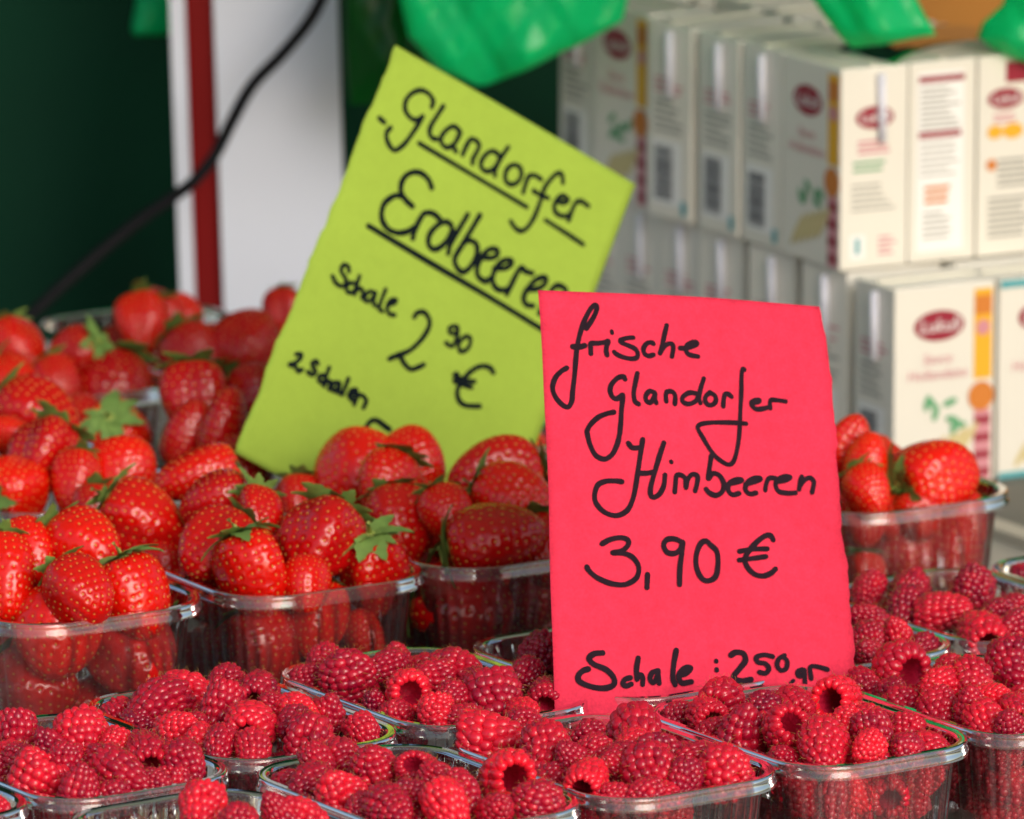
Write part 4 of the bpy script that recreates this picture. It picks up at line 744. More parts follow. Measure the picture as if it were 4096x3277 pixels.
('PR',198.6,61.7,34.2,23.7,0.43,-0.92,0.28,0.27,4.8,''),
('PR',279.4,37.2,57.2,22.8,0.48,0.59,-0.66,0.47,5.8,''),
('PR',245.2,50.6,32,22.4,0.44,0.84,0.54,-0.06,0.2,''),
('PR',246.6,87,48.2,22,0.51,0.04,0,-1,5.9,''),
('PR',252.8,27,13.3,22.3,0.3,0.71,0.66,0.26,1.5,''),
('PR',256.5,34.5,39.7,19.9,0.43,0.49,-0.56,0.67,2.6,''),
('PR',214.1,100.5,53.6,23.4,0.68,0.65,-0.11,-0.75,2.9,''),
('PR',204.6,41.2,37.3,20.2,0.64,0.38,0.88,0.29,3.8,''),
('PR',220.6,57.4,37.9,21.1,0.22,-0.19,-0.87,0.46,4.6,''),
('PR',228,19.2,50,19.6,0.24,0.96,0.12,0.26,4.5,''),
('PR',237.5,90.1,27.5,19.6,0.63,0.92,0.32,-0.24,1.4,''),
('PR',238.4,50.9,50.4,19.6,0.52,-0.74,-0.66,-0.06,2.4,''),
('PR',237.6,70.4,35.3,23.4,0.61,-0.43,-0.28,0.86,1.9,''),
('PR',232.2,36.6,40.6,23.5,0.42,0.55,-0.65,0.53,1.7,''),
('PR',204.1,100.2,35.9,22.2,0.21,-0.17,-0.94,-0.31,3.8,''),
('P3',-65.7,61.9,30.9,20.9,0.26,-0.52,-0.75,-0.4,0.9,''),
('P3',-50.4,86.2,29.1,20.3,0.25,-0.7,0.35,-0.62,2.7,''),
('P3',-36.5,117.5,56.7,20.2,0.44,-0.99,0.07,-0.15,1.9,''),
('P3',-14.3,80,41.5,21.1,0.35,-0.06,0.82,0.56,1.7,''),
('P3',-29.6,83.6,14.9,19.6,0.37,0.71,-0.12,0.69,5,''),
('P3',-51,103.9,44.6,19.9,0.22,0.41,-0.78,-0.47,0.5,''),
('P3',-2.2,64.4,32,20.9,0.65,0.27,-0.96,0.05,1.7,''),
('P3',-41.6,22.1,19.5,20.1,0.41,0.09,0.07,-0.99,1.2,''),
('P3',-69,115.6,47.7,22.8,0.54,-0.14,-0.82,-0.56,5.7,''),
('P4',-96.2,17.8,53.7,22.9,0.28,-0.23,0.5,0.83,5.5,''),
('P4',-143.9,23.6,53.5,23.6,0.54,0.24,0.01,0.97,1,''),
('P4',-109.7,6.9,35.5,19.1,0.36,0.18,0.98,-0.03,5.6,''),
('P4',-161,35,44,23.1,0.43,-0.59,0.7,0.41,5.7,''),
('P4',-138.7,-13.3,38.2,21.3,0.43,0.25,0.18,0.95,1.8,''),
('P4',-116.6,-30,41.7,22.5,0.35,-0.55,0.73,-0.4,5.1,''),
('P4',-148.5,35.5,28.6,19.5,0.28,0.92,0.29,-0.27,0.6,''),
('P4',-133.8,62,23.1,19.9,0.26,0.37,0.01,0.93,6.1,''),
('P4',-127.6,10.5,17.5,20.8,0.2,0.17,-0.05,-0.98,1.1,''),
('P8',36.9,158.4,55.8,22.1,0.2,0.48,0.06,-0.88,4.8,''),
('P8',48.7,119.3,50.2,23.3,0.54,0.27,-0.96,-0.12,4.8,''),
('P8',71.2,77.8,31.6,22.3,0.44,-0.73,0.64,0.24,0.4,''),
('P8',14,158.1,42.5,21.9,0.5,0.78,-0.62,0.05,3.8,''),
('P8',54.3,132.5,17.6,19.7,0.47,0.2,-0.62,-0.76,0.6,''),
('P8',96.1,110.8,40.4,23.5,0.28,-0.48,-0.71,0.52,3.7,''),
('P8',43.3,123.9,29.8,20.9,0.32,-0.28,0.26,0.92,3.1,''),
('P8',45.9,105.3,25.7,19.5,0.62,-0.91,0.17,0.38,5.2,''),
('P9',148.7,129.4,55,23.5,0.36,-0.72,-0.32,-0.62,5.9,''),
('P9',141.4,220.7,19.8,22.3,0.33,-0.16,0.46,0.88,3.8,''),
('P9',157.3,140,17.3,21.2,0.52,0.58,-0.72,-0.37,1.9,''),
('P9',130.3,233,56.1,21.7,0.39,0.12,-0.98,0.16,1.8,''),
('P9',157,173.9,48.1,23,0.69,-0.69,0.72,-0.05,4.8,''),
('P9',125.5,232.8,15.9,19.6,0.51,-0.2,-0.91,-0.37,0.5,''),
('P9',125.7,178.5,45.4,20,0.37,-0.66,-0.01,0.75,1.8,''),
('P9',148.9,191.6,34.4,20.4,0.55,0.4,0.43,0.81,5.9,''),
('P10',192.6,277.2,47.6,21,0.69,-0.03,-1,0.03,4.8,''),
('P10',242.4,214.6,30.3,20.5,0.44,0.18,0.22,-0.96,2.7,''),
('P10',205,269.4,16.8,20.6,0.66,0.62,-0.53,0.57,1.7,''),
('P10',200.6,270.2,61.3,21.8,0.28,-0.31,-0.1,-0.95,1.7,''),
('P10',198.5,238.9,34.1,19.9,0.36,-0.06,0.89,0.46,5.9,''),
('P10',229.8,275.4,61,20.2,0.53,0.86,0.34,0.38,1.2,''),
('P10',242.1,196.7,28.3,21.4,0.38,0.64,-0.6,0.49,0.7,''),
('P10',247.8,246.9,39.5,21.1,0.36,-0.24,0.8,-0.55,5.2,''),
('P10',225.9,300.5,42.7,20.7,0.38,-0.13,-0.36,-0.92,4.2,''),
('P7',-170.9,-93.2,31.8,19.8,0.47,-0.87,-0.3,-0.4,3.4,''),
('P7',-229.5,-52.4,26.7,22.2,0.24,-0.39,-0.32,-0.86,1.2,''),
('P7',-187.7,-85.9,40.4,22,0.69,-0.53,-0.84,0.14,0.3,''),
('P7',-210,-84.7,12.6,20.7,0.41,-0.16,0.61,-0.78,2.1,''),
('P7',-195.4,-110.8,46.4,20.5,0.67,-0.36,-0.12,0.93,0.5,''),
('P7',-195.2,-30.9,23.8,23.4,0.34,0.83,0.04,0.56,0.5,''),
('P7',-213.3,-108.7,25.7,20.8,0.28,-0.37,0.93,-0.08,5.6,''),
('P7',-208.2,-50.5,29.9,20.2,0.66,-0.59,0.64,-0.49,3.1,''),
('P7',-251.4,-46.4,26.2,19.6,0.48,0.45,-0.89,0.01,6.1,''),
('P6',-106.1,-181.4,14.3,19.7,0.64,0.89,0.44,-0.15,3,''),
('P6',-119.7,-191.8,45.9,21.2,0.3,-0.35,0.17,0.92,0,''),
('P6',-107.5,-230.5,36.5,19.8,0.54,0.89,0.36,0.29,3.4,''),
('P6',-150.9,-164.2,36.5,21.2,0.22,0.59,0.81,0.03,1.3,''),
('P6',-96.5,-227.4,14.9,20.5,0.49,-0.59,0.76,-0.28,0.4,''),
('P6',-132,-209.2,26.3,22.5,0.33,-0.88,-0.47,-0.1,0.9,''),
('P12',-282.6,-177.6,55.3,21.5,0.26,0.43,-0.02,-0.9,6,''),
('P12',-316.3,-89.4,15.2,21.6,0.47,0.43,0.44,-0.79,2.8,''),
('P12',-259.6,-142.5,21.5,23.7,0.24,0.06,0.89,0.46,4.3,''),
('P12',-260.2,-158.9,58.2,20.6,0.44,0.86,0.49,-0.12,3.7,''),
('P11',317.3,250.6,23.8,21.7,0.26,0.93,0.27,0.25,1.6,''),
('P11',350.7,276.6,42.1,20,0.29,0.66,-0.57,-0.48,3.3,''),
('P11',315.1,276.4,63,20.5,0.21,0.86,0.27,0.42,1.3,'')
]
RLAB = {
    'P1': ('raspberry deep inside the heap, mostly covered, punnet lower right of red sign', 'raspberries in the punnet lower right of red sign'),
    'PB': ('raspberry deep inside the heap, mostly covered, punnet lower left of red sign', 'raspberries in the punnet lower left of red sign'),
    'P2': ('raspberry deep inside the heap, mostly covered, punnet bottom centre', 'raspberries in the punnet bottom centre'),
    'PR': ('raspberry deep inside the heap, mostly covered, punnet lower right corner', 'raspberries in the punnet lower right corner'),
    'P3': ("raspberry deep inside the heap, mostly covered, punnet left of red sign's foot", "raspberries in the punnet left of red sign's foot"),
    'P4': ('raspberry deep inside the heap, mostly covered, punnet before the strawberries, left of centre', 'raspberries in the punnet before the strawberries, left of centre'),
    'P8': ("raspberry deep inside the heap, mostly covered, punnet behind red sign's left edge", "raspberries in the punnet behind red sign's left edge"),
    'P9': ("raspberry deep inside the heap, mostly covered, punnet behind red sign's right edge", "raspberries in the punnet behind red sign's right edge"),
    'P10': ('raspberry deep inside the heap, mostly covered, punnet right of red sign', 'raspberries in the punnet right of red sign'),
    'P7': ('raspberry deep inside the heap, mostly covered, punnet lower left', 'raspberries in the punnet lower left'),
    'P6': ('raspberry deep inside the heap, mostly covered, punnet bottom edge, left of centre', 'raspberries in the punnet bottom edge, left of centre'),
    'P12': ('raspberry deep inside the heap, mostly covered, punnet bottom left corner', 'raspberries in the punnet bottom left corner'),
    'P11': ('raspberry deep inside the heap, mostly covered, punnet right picture edge', 'raspberries in the punnet right picture edge')
}
def orient(d, roll, axis):
    q = Vector(axis).rotation_difference(Vector(d)); return q @ Quaternion(axis, roll)
for i, (k, x, y, z, dia, tone, dx, dy, dz, roll, label) in enumerate(RASP):
    root = empty('raspberry', (x / 1000, y / 1000, z / 1000), orient((dx, dy, dz), roll, (0, 0, -1)), [dia / 1000 * (1 + .07 * math.sin(i * q)) for q in (2.3, 3.7, 1.9)])
    me, hm = RM[(i * 7) % 16]
    a = obj('drupelets', me, root); a['tone'] = tone; a['kind'] = 'stuff'
    b = obj('hairs', hm, root); b['kind'] = 'stuff'
    tag(root, label or RLAB[k][0], 'raspberry', RLAB[k][1])

# ------------------------------------------------------------------ strawberries
def straw_mesh(seed):
    rg = np.random.default_rng(seed); nu, nv_ = 110, 84; Lh = 1.18
    lob = [(rg.integers(2, 5), rg.uniform(0, 6.3), rg.uniform(.015, .05), rg.uniform(.8, 3)) for _ in range(4)]; tw = rg.uniform(.30, .62); fl = rg.uniform(.78, 1.0)
    def surf(th, t_):
        ph = math.pi * t_; rr_ = .5 * np.sin(ph) ** .78 * (1.10 - tw * np.clip(t_, 0, 1) ** 1.5); z = -np.cos(ph) * .5
        z = z + .10 * np.exp(-(t_ / .10) ** 2)      # dip where the calyx sits
        rr_ = rr_ * (1 + sum(a * np.sin(k * th + p + q * t_) for k, p, a, q in lob) * np.sin(ph))
        return np.stack([rr_ * np.cos(th), rr_ * np.sin(th) * fl, z * Lh], -1)
    ts = np.linspace(.012, .992, nv_ + 1); th = np.linspace(0, 2 * np.pi, nu, endpoint=False)
    TT, HH = np.meshgrid(ts, th, indexing='ij'); P = surf(HH, TT)
    # seed positions: staggered rows
    S = []
    rows = np.arange(.10, .97, .068)
    for j, t_ in enumerate(rows):
        rad = .5 * math.sin(math.pi * t_) ** .78 * (1.10 - tw * t_ ** 1.5); n = max(3, round(2 * math.pi * rad / .135))
        for i in range(n): S.append(((i + .5 * (j % 2)) / n * 2 * math.pi + rg.normal(0, .035), t_ + rg.normal(0, .006)))
    S = np.array(S); SP = surf(S[:, 0], S[:, 1])
    e = 1e-3
    def normal(th_, t_):
        a = surf(th_ + e, t_) - surf(th_ - e, t_); b = surf(th_, t_ + e) - surf(th_, t_ - e); n = np.cross(a, b); return n / (np.linalg.norm(n, axis=-1, keepdims=True) + 1e-12)
    NN = normal(HH, np.clip(TT, .01, .99)); SN = normal(S[:, 0], S[:, 1])
    if (NN[nv_ // 2, 0] @ P[nv_ // 2, 0]) < 0: NN = -NN; SN = -SN
    Q = P.reshape(-1, 3); Nq = NN.reshape(-1, 3); D = np.zeros(len(Q))
    for s0 in range(0, len(Q), 2000):
        dd = ((Q[s0:s0 + 2000, None, :] - SP[None]) ** 2).sum(-1); mn = dd.min(1)
        D[s0:s0 + 2000] = -.016 * np.exp(-mn / (.026 ** 2)) + .004 * np.exp(-((np.sqrt(mn) - .06) / .02) ** 2)
    Q = Q + Nq * D[:, None]
    F_ = [(j * nu + i, j * nu + (i + 1) % nu, (j + 1) * nu + (i + 1) % nu, (j + 1) * nu + i) for j in range(nv_) for i in range(nu)]
    F_.append(tuple(range(nu))[::-1]); F_.append(tuple(nv_ * nu + i for i in range(nu)))
    me = mesh('flesh', Q, F_, [M['straw']]); at_ = me.attributes.new('shoulder', 'FLOAT', 'POINT')
    sh = np.clip(1 - (TT.ravel() - .03) / .17, 0, 1) ** 1.3 * rg.uniform(.15, .6); at_.data.foreach_set('value', sh.astype(np.float32))
    V, Fc = [], []; nv = 0
    lo, lf = ico(2)
    for p, n in zip(SP, SN):
        up = np.array([0, 0, 1.]); a = up - n * (up @ n); a /= np.linalg.norm(a) + 1e-9; b = np.cross(n, a); s = rg.uniform(.85, 1.15)
        V.append(p - n * .006 + (lo[:, :1] * a * .0175 + lo[:, 1:2] * b * .011 + lo[:, 2:] * n * .007) * s); Fc.append(lf + nv); nv += len(lo)
    sm = mesh('seeds', np.concatenate(V), np.concatenate(Fc), [M['seed']]); return me, sm
SM = [straw_mesh(40 + i) for i in range(7)]
def sepal_mesh(seed):
    rg = random.Random(seed); n = 9; V, Fc = [], []; curl = (-.5, .3, .7, 1.0, .1)[seed % 5]; wd = rg.uniform(.085, .115)
    for i in range(n + 1):
        t_ = i / n; wv_ = wd * (math.sin(math.pi * min(1, t_ * .78 + .22)) ** .8) * (1 if t_ < .99 else .1) * (1.0 + .14 * (-1) ** i)
        x = .46 * t_; z = .03 * math.sin(math.pi * t_) - curl * .15 * t_ ** 2
        V += [(x, -wv_, z + .012), (x, 0, z - .008), (x, wv_, z + .012)]
    for i in range(n):
        a = i * 3; Fc += [(a, a + 3, a + 4, a + 1), (a + 1, a + 4, a + 5, a + 2)]
    return mesh('sepal', V, Fc, [M['sepal']])
SEP = [sepal_mesh(i) for i in range(5)]
CAP = MB().tube([(0, 0, -.03), (0, 0, .022)], [.10, .06], 10); CAPM = mesh('calyx', CAP.v, CAP.f, [M['stem']])
STM = MB().tube([(0, 0, 0), (.02, 0, .12), (.07, .01, .22)], [.030, .024, .026], 8); STMM = mesh('stem', STM.v, STM.f, [M['stem']])
STRAW = [
('S7',-274.1,691.4,100.6,33.6,1.03,0.5,0.43,-0.64,-0.63,0.2,1,'red strawberry, first from left, back row, punnet rear row, left edge'),
('S7',-267.9,663.2,86.1,41.8,0.99,0.65,0.88,-0.4,-0.24,0.8,1,'red strawberry, first from left, front row, punnet rear row, left edge'),
('S7',-249.6,653.7,88.3,29.1,1.07,0.4,0.43,-0.64,-0.63,5.4,1,'red strawberry, second from left, front row, punnet rear row, left edge'),
('S8',-199.2,789.9,98.3,35.5,0.97,0.5,0.81,-0.43,-0.39,1.2,1,'red strawberry, second from left, back row, punnet rear row, before white post'),
('S8',-207.6,765.2,97.8,39.1,0.95,0.75,0,-0.73,-0.68,1.7,1,'orange-red strawberry, first from left, back row, punnet rear row, before white post'),
('S7',-241.4,684.7,97.9,30.9,1.06,0.25,-0.81,0.24,-0.53,3.3,1,'dark red strawberry with green leaves, second from left, back row, punnet rear row, left edge'),
('S8',-210.8,795.3,71.1,48.2,1.04,0.3,0.15,-0.67,-0.73,3.2,1,'dark red strawberry, first from left, front row, punnet rear row, before white post'),
('S7',-223.4,687.5,74.2,52.7,0.95,0.25,0,-0.67,-0.74,3.4,1,'dark red strawberry, third from left, front row, punnet rear row, left edge'),
('S8',-178,724.1,88.5,38.2,1,0.35,0.47,-0.5,-0.73,5,1,'dark red strawberry, second from left, front row, punnet rear row, before white post'),
('S8',-148.3,730.1,95,42.7,0.95,0.4,0.47,0.5,0.73,5.5,1,'red strawberry with green leaves, third from left, front row, punnet rear row, before white post'),
('S8',-130.8,805.3,97.9,25.5,1.09,0.35,0,-0.53,-0.85,0.9,1,'dark red strawberry, third from left, back row, punnet rear row, before white post'),
('S5',-169,525.9,105.8,41.8,0.99,0.25,0,-0.53,-0.85,6.2,1,'dark red strawberry, second from left, back row, punnet second row, left of green sign'),
('S5',-171,490.3,94.4,30.6,1.23,0.3,0.34,0.02,0.94,1.4,0,'dark red strawberry, second from left, front row, punnet second row, left of green sign'),
('S5',-152.2,477.5,100.5,36.7,1.19,0.3,0.25,0.03,0.97,1.3,0,'dark red strawberry, third from left, front row, punnet second row, left of green sign'),
('S4',-251.3,469.7,105.6,49.1,0.95,0.35,0.84,-0.35,-0.42,3.1,1,'dark red strawberry, second from left, back row, punnet second row, left edge'),
('S4',-258.8,436.7,104.6,26,1.12,0.75,0.88,-0.4,-0.24,0.3,0,'orange-red strawberry, first from left, back row, punnet second row, left edge'),
('S5',-213.3,551.8,78.1,42.8,0.95,0.9,0.11,0.62,-0.78,2,1,'orange-red strawberry, first from left, front row, punnet second row, left of green sign'),
('S4',-243.9,409.1,99.6,42.8,0.98,0.3,-0.43,-0.64,-0.63,0.4,1,'dark red strawberry, third from left, back row, punnet second row, left edge'),
('S4',-226.1,385.1,92.5,27.5,1.25,0.6,-0.16,-0.53,-0.83,2.9,1,'red strawberry, second from left, front row, punnet second row, left edge'),
('S4',-202,404.4,91.6,39.8,0.95,0.85,0.16,-0.6,-0.79,4.8,0,'orange-red strawberry, third from left, front row, punnet second row, left edge'),
('S2',-160.1,329.3,108.6,35.2,1.24,0.65,-0.91,-0.32,-0.27,4.8,0,'red strawberry, second from left, back row, punnet front row, second from left'),
('S4',-256.7,382.1,87.9,39.8,0.95,0.85,0.66,0.74,0.09,4.4,1,'orange-red strawberry with green leaves, first from left, front row, punnet second row, left edge'),
('S5',-141,442.3,87.3,35.2,0.99,0.15,0.49,-0.35,-0.8,4.3,0,'dark red strawberry, fourth from left, front row, punnet second row, left of green sign'),
('S5',-137.4,538.7,103.2,34.5,1.1,0.25,0,-0.53,-0.85,1.9,0,'dark red strawberry, third from left, back row, punnet second row, left of green sign'),
('S5',-231.3,568.4,85.9,30.9,0.95,0.3,-0.15,0.67,0.73,1.1,1,'dark red strawberry, first from left, back row, punnet second row, left of green sign'),
('S2',-185.1,277.4,95.2,44.4,1.05,0.5,0.82,-0.15,-0.55,4.8,1,'red strawberry with green leaves, first from left, middle row, punnet front row, second from left'),
('S2',-212.7,335.5,86.8,27.5,1.06,0.4,0,-0.53,-0.85,5.8,1,'red strawberry, first from left, back row, punnet front row, second from left'),
('S1',-211,183.7,101.6,44.4,0.95,0.7,0.71,-0.65,-0.28,2.1,1,'orange-red strawberry, third from left, back row, punnet front row, left edge'),
('S1',-238.4,179.8,102.5,28.3,1.25,0.7,0.31,-0.59,-0.75,1,0,'orange-red strawberry, second from left, back row, punnet front row, left edge'),
('S1',-249.3,158.7,94.6,35.9,1.25,0.7,0.08,-0.6,-0.8,0.6,1,'orange-red strawberry, first from left, back row, punnet front row, left edge'),
('S2',-148.3,272.4,105.6,35.2,1.03,0.25,-0.94,-0.1,-0.33,6.1,1,'dark red strawberry, third from left, back row, punnet front row, second from left'),
('S2',-127.1,247.7,104.6,29.8,1.02,0.35,0,-0.84,-0.55,5,1,'dark red strawberry, third from left, middle row, punnet front row, second from left'),
('S2',-147.3,223.2,95.1,40.5,1.04,0.35,-0.66,-0.6,-0.44,5,1,'dark red strawberry, second from left, middle row, punnet front row, second from left'),
('S2',-174.9,265.3,74.1,29.1,0.95,0.6,0.43,-0.64,-0.63,4,0,'red strawberry, first from left, front row, punnet front row, second from left'),
('S2',-128.1,196,87.5,45.9,0.95,0.65,0.34,-0.23,-0.91,6,1,'red strawberry with green leaves, second from left, front row, punnet front row, second from left'),
('S1',-210.4,133.7,92.1,36.7,1.03,0.45,0.58,-0.68,-0.45,2.6,1,'red strawberry, second from left, front row, punnet front row, left edge'),
('S1',-183.7,155.1,85.8,38.2,1.1,0.65,0.34,-0.23,-0.91,4.3,1,'red strawberry with green leaves, third from left, front row, punnet front row, left edge'),
('S1',-222.6,146.9,68.8,47.4,0.95,0.75,0,-0.67,-0.74,2.1,0,'orange-red strawberry, first from left, front row, punnet front row, left edge'),
('S1',-186.3,165,53.9,44.4,1.08,0.4,0.45,-0.58,-0.68,1.3,1,'red strawberry, second from left, under the rim, punnet front row, left edge'),
('S1',-233.8,157.2,39.9,45.9,0.95,0.45,0.93,-0.37,-0.09,4.8,1,'red strawberry, first from left, under the rim, punnet front row, left edge'),
('S2',-123.3,201.5,48.2,42.8,0.95,0.45,0.17,-0.24,-0.96,0.4,1,'red strawberry, first from left under rim, punnet front row, second from left'),
('S3',-80.7,373.5,100.1,47.4,0.95,0.75,-0.14,-0.73,-0.67,0.1,0,'orange-red strawberry, first from left, back row, punnet front row, left of red sign'),
('S3',-50,383.2,102.6,35.2,1.07,0.7,0.45,-0.58,-0.68,2.9,0,'orange-red strawberry, second from left, back row, punnet front row, left of red sign'),
('S3',-62.7,326.9,102.1,39,0.95,0.7,-0.3,-0.66,-0.69,4.5,1,'orange-red strawberry, second from left, middle row, punnet front row, left of red sign'),
('S3',-57.2,297.7,88,41.3,1.02,0.45,0.15,-0.67,-0.73,4.6,1,'red strawberry, first from left, front row, punnet front row, left of red sign'),
('S3',-110,374.2,83.8,27.5,1.06,0.55,0,-0.6,-0.8,3.5,1,'red strawberry, first from left, middle row, punnet front row, left of red sign'),
('S2',-95.4,223.7,97.6,45.9,0.95,0.3,-0.41,-0.71,-0.58,5.9,1,'dark red strawberry, fourth from left, middle row, punnet front row, second from left'),
('S3',-32.6,283.1,98,29.1,1.05,0.65,0.43,-0.64,-0.63,2.8,1,'red strawberry, second from left, front row, punnet front row, left of red sign'),
('S3',-8.5,356.1,100.3,44.4,1.11,0.4,-0.93,-0.37,-0.09,3.5,1,'red strawberry, third from left, back row, punnet front row, left of red sign'),
('S3',0.9,305.1,100.5,39.8,1.06,0.85,0.88,-0.4,-0.24,3.7,1,'orange-red strawberry, third from left, middle row, punnet front row, left of red sign'),
('S3',-8.5,260.1,90.5,48.9,1.01,0.4,0.98,0,0.18,1.4,1,'red strawberry, third from left, front row, punnet front row, left of red sign'),
('S3',16,272.6,81.3,33.6,1.12,0.55,0.16,-0.6,-0.79,5.5,1,'red strawberry, fourth from left, front row, punnet front row, left of red sign'),
('S2',-68.6,229.3,80.4,41.3,1.09,0.5,0.08,0.28,-0.96,1.2,1,'red strawberry with green leaves, fourth from left, front row, punnet front row, second from left'),
('S2',-96.2,204.7,62.1,32.9,1.25,0.65,-0.16,-0.53,-0.83,4.7,1,'red strawberry, second from left, under the rim, punnet front row, second from left'),
('S2',-101.9,192.9,82.5,26,1.12,0.6,0,-0.6,-0.8,3.5,0,'red strawberry, third from left, front row, punnet front row, second from left'),
('S2',-72.8,220.1,48.8,29.1,1,0.7,0.47,-0.5,-0.73,2.9,0,'orange-red strawberry, third from left, under the rim, punnet front row, second from left'),
('S3',-24.5,267.2,53.1,52,0.95,0.4,0.88,-0.4,-0.24,5.1,1,'red strawberry, second from left, under the rim, punnet front row, left of red sign'),
('S3',11.6,278.8,57.9,36.7,1.03,0.35,-0.16,-0.53,-0.83,4,1,'dark red strawberry, third from left, under the rim, punnet front row, left of red sign'),
('S3',11.7,294.9,38.5,35.2,0.95,0.6,0.47,-0.5,-0.73,3.5,1,'red strawberry, fourth from left, under the rim, punnet front row, left of red sign'),
('S3',-50.8,297.8,29.5,33.6,0.99,0.5,0.47,-0.5,-0.73,4.7,1,'red strawberry, first from left, under the rim, punnet front row, left of red sign'),
('S6',173.9,420.8,101.3,30.6,1.25,0.55,0.33,-0.07,0.94,2.9,1,'red strawberry, first from left, back row, punnet right of red sign'),
('S6',184.1,404.4,98.3,25.2,1.21,0.85,0.17,0.17,0.97,4.7,1,'orange-red strawberry with green leaves, second from left, back row, punnet right of red sign'),
('S6',182.8,372.7,89.1,30.6,0.95,0.75,0.43,-0.64,-0.63,2.1,1,'orange-red strawberry, second from left, front row, punnet right of red sign'),
('S6',218.8,405.8,90.2,45.9,1.01,0.8,0.84,0.54,0.12,5.2,1,'orange-red strawberry with green leaves, third from left, back row, punnet right of red sign'),
('S6',201,405.9,55.4,38.2,1.1,0.55,-0.17,0.03,0.98,5.3,1,'red strawberry, second from left, under the rim, punnet right of red sign'),
('S6',182.5,381.3,71.3,26,0.95,0.4,0,-0.53,-0.85,2.8,0,'red strawberry, first from left, front row, punnet right of red sign'),
('S6',228,409.1,50.1,35.2,1.16,0.55,0.17,0.03,0.98,0.2,0,'red strawberry, third from left, under the rim, punnet right of red sign'),
('S6',182.6,377.6,45.4,22.9,0.95,0.75,0,-0.53,-0.85,5.4,1,'orange-red strawberry, first from left, under the rim, punnet right of red sign'),
('S6',236.3,418,65.2,26,1.23,0.6,0.33,-0.44,-0.83,3.5,1,'red strawberry, fourth from left, under the rim, punnet right of red sign'),
('S6',195.7,393,71.6,22.9,1.01,0.6,0,-0.45,-0.89,4.3,1,'red strawberry, third from left, front row, punnet right of red sign'),
('S6',209.5,389.8,73.9,29.1,0.95,0.5,0.5,-0.21,-0.84,3.7,1,'red strawberry with green leaves, fourth from left, front row, punnet right of red sign'),
('S1',-271.8,211.4,60.2,35.3,1.25,0.35,0.72,-0.53,0.45,1,1,''),
('S1',-270.5,248.2,32.6,33.2,1.08,0.46,0.85,-0.14,0.51,1.2,0,''),
('S1',-272.1,293.6,76.9,35,1.15,0.37,-0.84,-0.35,0.41,4.3,1,''),
('S1',-218.9,228.4,72.3,32.4,1.22,0.32,0.68,0.37,-0.63,2,0,''),
('S1',-241.3,199.5,40.5,32.9,1.12,0.66,-0.3,-0.12,0.95,1.5,1,''),
('S1',-306.8,272.3,55.3,33.5,1.06,0.61,0.1,-0.92,-0.39,0.3,0,''),
('S1',-237.1,213.4,88.1,32.9,1.24,0.23,0.89,0.44,0.1,5.3,1,''),
('S1',-242.7,242.3,82.6,34.2,1.11,0.6,-0.19,-0.93,-0.31,4.3,1,''),
('S1',-207,181.2,24.2,35.5,1.12,0.43,-0.65,-0.76,-0.08,5.9,0,''),
('S1',-256.9,269.8,79.7,32,1.24,0.59,0.32,0.94,0.06,2.8,0,''),
('S1',-266.2,240.4,64.3,33.8,1.17,0.54,-0.95,-0.25,-0.16,4.5,0,''),
('S1',-209.7,196.8,72.7,32,1.08,0.31,0.64,-0.42,0.64,2.1,1,''),
('S1',-282.1,267.5,62.9,32,1.11,0.53,-0.39,0.44,-0.81,3.6,1,''),
('S1',-275.4,292.3,31.9,39,1.22,0.53,-0.4,-0.58,0.71,0.9,0,''),
('S2',-189.9,314.7,64.7,33.8,1.22,0.39,0.54,-0.84,0.09,4.1,1,''),
('S2',-155.8,270.6,27.6,32.8,1.08,0.41,0.67,-0.18,0.72,2.8,0,''),
('S2',-131.4,220.5,21.7,32.2,1.05,0.37,-0.68,-0.71,-0.17,1,1,''),
('S2',-141.2,336.6,25.1,35.5,1.06,0.62,0.48,0.66,-0.58,5.2,0,''),
('S2',-103.5,216.4,24.8,32.2,1.22,0.21,0.05,0.08,1,6,0,''),
('S2',-135.5,329.7,62,33.4,1.14,0.32,0.94,-0.3,-0.15,5.6,0,''),
('S2',-158,352.6,42.4,31.6,1.23,0.2,0.4,-0.91,0.1,3.3,0,''),
('S2',-97.2,259.2,24.8,35.5,1.18,0.41,0.43,-0.55,0.71,5.3,1,''),
('S2',-138.5,243.4,40.8,38.2,1.25,0.66,-0.13,0.96,0.23,0.8,0,''),
('S2',-126.4,288.8,80.8,38.9,1.15,0.64,0.81,0.59,0.02,5.9,0,''),
('S2',-181.7,320.2,21.4,38,1.15,0.43,0.79,0.04,-0.62,2.6,0,''),
('S2',-123.3,271.7,38,33.5,1.13,0.37,-0.66,-0.31,0.69,3.4,1,''),
('S2',-101.3,262.7,61.5,33,1.22,0.48,-0.33,-0.59,0.73,5.4,0,''),
('S2',-154.5,244.7,66.4,32.4,1.1,0.47,-0.88,0.33,0.34,1.7,0,''),
('S3',-94.2,386.1,49.5,34.6,1.2,0.39,0.03,0.55,-0.84,0.1,1,''),
('S3',-48.9,328.4,54.2,38.5,1.23,0.26,0.48,-0.63,-0.61,1.6,1,''),
('S3',-80.4,403.9,74.3,37.5,1.12,0.48,0.33,-0.85,0.41,3.1,0,''),
('S3',-44.9,368.7,62.1,31.7,1.2,0.29,-0.43,-0.38,0.82,2.2,1,''),
('S3',-36.2,337.8,25.3,34.5,1.18,0.24,0.64,0.09,-0.76,2.3,0,''),
('S3',-46.6,409,73,32.8,1.19,0.54,0.04,-0.41,-0.91,1.1,0,''),
('S3',-70.2,330.4,22.6,31.6,1.22,0.28,0.07,0.98,0.19,0.7,0,''),
('S3',-8.1,348.4,38.6,32.3,1.1,0.45,0.19,0.89,0.41,4.4,1,''),
